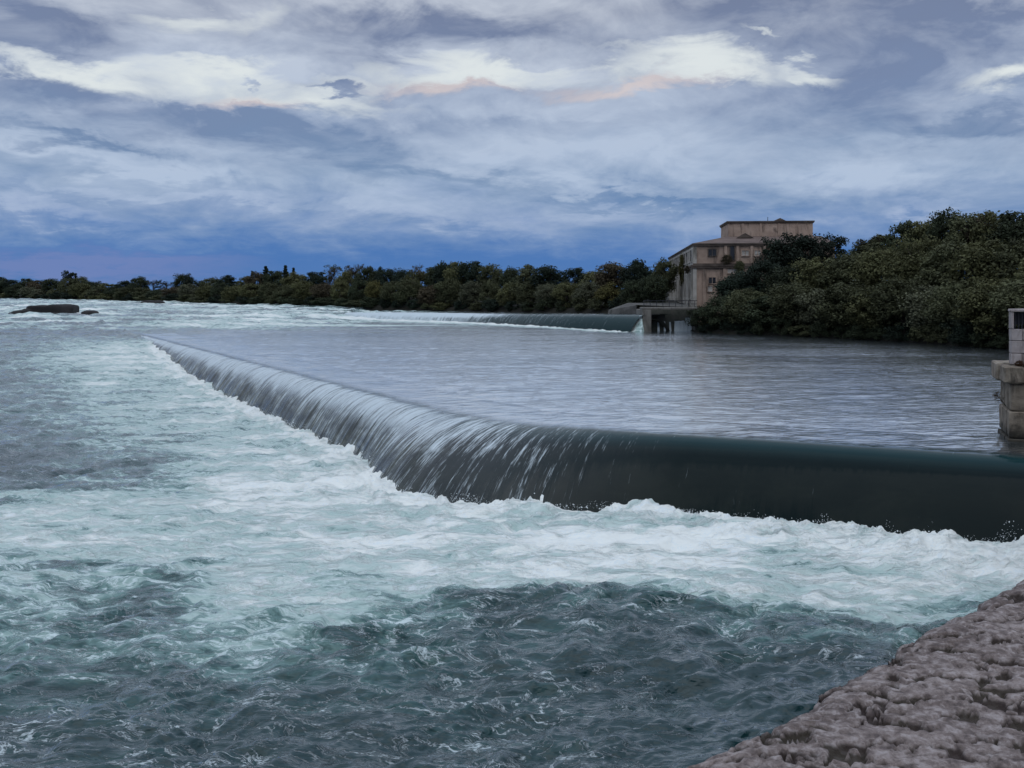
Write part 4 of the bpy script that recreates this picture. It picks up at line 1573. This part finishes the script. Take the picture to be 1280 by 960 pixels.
# bank wall from the pier to the ledge, beside the picture
bw = [(8.6, 9.0), (10.5, 16), (17.5, 26), (22.6, 33.5), (24.5, 38)]
mbw = MB()
for (x0, y0), (x1, y1) in zip(bw[:-1], bw[1:]):
    mbw.poly([(x0, y0, -1), (x1, y1, -1), (x1, y1, 5.4), (x0, y0, 6.0), (x0 + 40, y0, 6.6), (x1 + 40, y1, 6.0)], [(0, 1, 2, 3), (3, 2, 5, 4)])
mbw.build('bank_wall', M['pier_stone'], None, kind='structure')

# ------------------------------------------------------------------ rocks in the rapids
def rock(label, px0, px1, d_, h, depth, seed, shape='slab', zb=None):
    import bmesh
    x0, x1 = px_at(px0, d_), px_at(px1, d_)
    lx = (x1 - x0) / 2
    bm = bmesh.new()
    bmesh.ops.create_cube(bm, size=2)
    bmesh.ops.subdivide_edges(bm, edges=bm.edges[:], cuts=9, use_grid_fill=True)
    for v in bm.verts:
        x, y, z = v.co
        # rounded box
        p = 14 if shape == 'slab' else 3
        l = (abs(x) ** p + abs(y) ** p + abs(z) ** p) ** (1 / p)
        x, y, z = x / l, y / l, z / l
        if shape == 'wedge':
            z *= .25 + .75 * np.clip((x + 1) / 1.7, 0, 1)
        if shape == 'slab':
            z *= 1 + .07 * x + .05 * math.sin(x * 5)
        n_ = float(fbm(np.array([x * 1.7 + z + seed]), np.array([y * 1.7 - z * .8 + seed * 2]), 4, 700)[0])
        n2 = float(fbm(np.array([x * 4.7 + seed]), np.array([z * 3 + y * 2 + seed]), 3, 720)[0])
        v.co = (x * lx * (1 + .05 * n_), y * depth * (1 + .2 * n_), z * h * (1 + .16 * n_) + .10 * h * n2)
    me = bpy.data.meshes.new('rock')
    bm.to_mesh(me)
    bm.free()
    me.shade_smooth()
    o = link_obj('rock', me, M['wet_rock'], label=label, category='rock', group='rocks in the rapids')
    lv = float(ramp_level(np.array([(x0 + x1) / 2]), np.array([d_]))[0])
    o.location = ((x0 + x1) / 2, d_, (lv if zb is None else zb))
    return o


rock('long flat-topped dark rock slab standing out of the rapids', 38, 95, 205, 1.75, 2.2, 3)
rock('low dark wedge rock touching the left end of the long slab', 12, 46, 204, 1.3, 2.0, 8, 'wedge')
rock('small dark rock by itself right of the long slab', 102, 123, 203, .75, 1.2, 14, 'blob')
rock('tiny dark rock just below the middle of the long slab', 62, 76, 199, .42, .8, 21, 'blob')
rock('tiny dark rock below the right end of the long slab', 78, 90, 198, .36, .7, 27, 'blob')
rock('thin dark rock far out in the rapids under the far shore trees', 176, 206, 300, .9, 1.5, 33, 'blob')

# ------------------------------------------------------------------ rough stone ledge under the camera
def build_ledge():
    e0 = np.array([0.60, 3.43])
    dv = np.array([.712, .702])
    nv = np.array([.702, -.712])
    al = np.arange(-2.2, 5.6, .012)
    side = [(-.10, -7.2), (-.07, -2.5), (-.05, -1.0), (-.035, -.45), (-.03, -.25), (-.02, -.14), (-.01, -.075), (.0, -.04)]
    wi = np.concatenate([np.arange(.008, 1.7, .011), np.arange(1.7, 5.5, .06)])
    rows = []
    pits = []

    def cells(x_, y_, seed):
        """broken-stone cells: distance to the joints, a height and a tilt for each piece"""
        xi, yi = np.floor(x_).astype(np.int64), np.floor(y_).astype(np.int64)
        f1 = np.full(x_.shape, 9.0)
        f2 = np.full(x_.shape, 9.0)
        hh = np.zeros(x_.shape)
        for ox in (-1, 0, 1):
            for oy in (-1, 0, 1):
                h_ = _perm[(_perm[(xi + ox + seed) & 511] + yi + oy + seed * 7) & 511]
                cx_ = xi + ox + .5 + .42 * _gx[h_]
                cy_ = yi + oy + .5 + .42 * _gy[h_]
                ddx, ddy = x_ - cx_, y_ - cy_
                dd = np.hypot(ddx, ddy)
                h2 = _perm[(h_ + 91) & 511]
                val = (_gx[h2]) * .6 + ddx * _gy[h2] * .9 + ddy * _gx[(h2 + 33) & 511] * .9
                k_ = dd < f1
                f2 = np.where(k_, f1, np.minimum(f2, dd))
                hh = np.where(k_, val, hh)
                f1 = np.where(k_, dd, f1)
        return f2 - f1, hh

    def surf(ax, ay):
        wx_ = ax + .11 * fbm(ax * 3.5, ay * 3.5, 4, 800, .6)
        wy_ = ay + .11 * fbm(ax * 3.5, ay * 3.5, 4, 810, .6)
        big = fbm(wx_ * .8, wy_ * .8, 3, 820) * .03
        g1, h1 = cells(wx_ * 3.0, wy_ * 6.0, 5)
        g2, h2 = cells(wx_ * 8, wy_ * 16, 9)
        open1 = sstep(fbm(ax * 2.6, ay * 2.6, 3, 835), .02, .26)
        open2 = sstep(fbm(ax * 3.1 + 9, ay * 3.1, 3, 838), .0, .28)
        crack = -.030 * np.exp(-(g1 / .09) ** 1.5) * open1 - .014 * np.exp(-(g2 / .14) ** 1.5) * open2
        hole = -.032 * sstep(fbm(wx_ * 4.5, wy_ * 9.0, 4, 850, .6), .17, .26)
        fine = fbm(wx_ * 14, wy_ * 22, 5, 860, .62) * .007
        pit = np.clip(-(crack + hole + .004) / .020, 0, 1)
        return big + h1 * .007 + h2 * .004 + crack + hole + fine, pit
    edge = fbm(al * 1.3, al * 0 + 2, 4, 880, .55) * .13 + fbm(al * 7, al * 0 + 5, 3, 885) * .035
    for w_, dz in side:
        p = e0[None] + dv[None] * al[:, None] + nv[None] * (w_ + edge)[:, None]
        h, pt = surf(p[:, 0] + dz * .3, p[:, 1] + dz * .5)
        rows.append(np.stack([p[:, 0] + nv[0] * -h * .8, p[:, 1] + nv[1] * -h * .8, 6.38 + dz + h * .7], 1))
        pits.append(pt)
    for w_ in wi:
        ww = w_ + edge * np.exp(-w_ / .5)
        p = e0[None] + dv[None] * al[:, None] + nv[None] * ww[:, None]
        h, pt = surf(p[:, 0], p[:, 1])
        rnd = -.06 * np.exp(-w_ / .06)
        rows.append(np.stack([p[:, 0], p[:, 1], 6.40 + h + rnd], 1))
        pits.append(pt)
    me = raw_mesh('stone_ledge', np.concatenate(rows), grid_quads(len(rows), len(al)), False)
    fattr(me, 'pit', np.concatenate(pits))
    link_obj('stone_ledge', me, M['ledge'], label='rough pitted grey-brown stone ledge in the lower right corner', category='rock')


build_ledge()
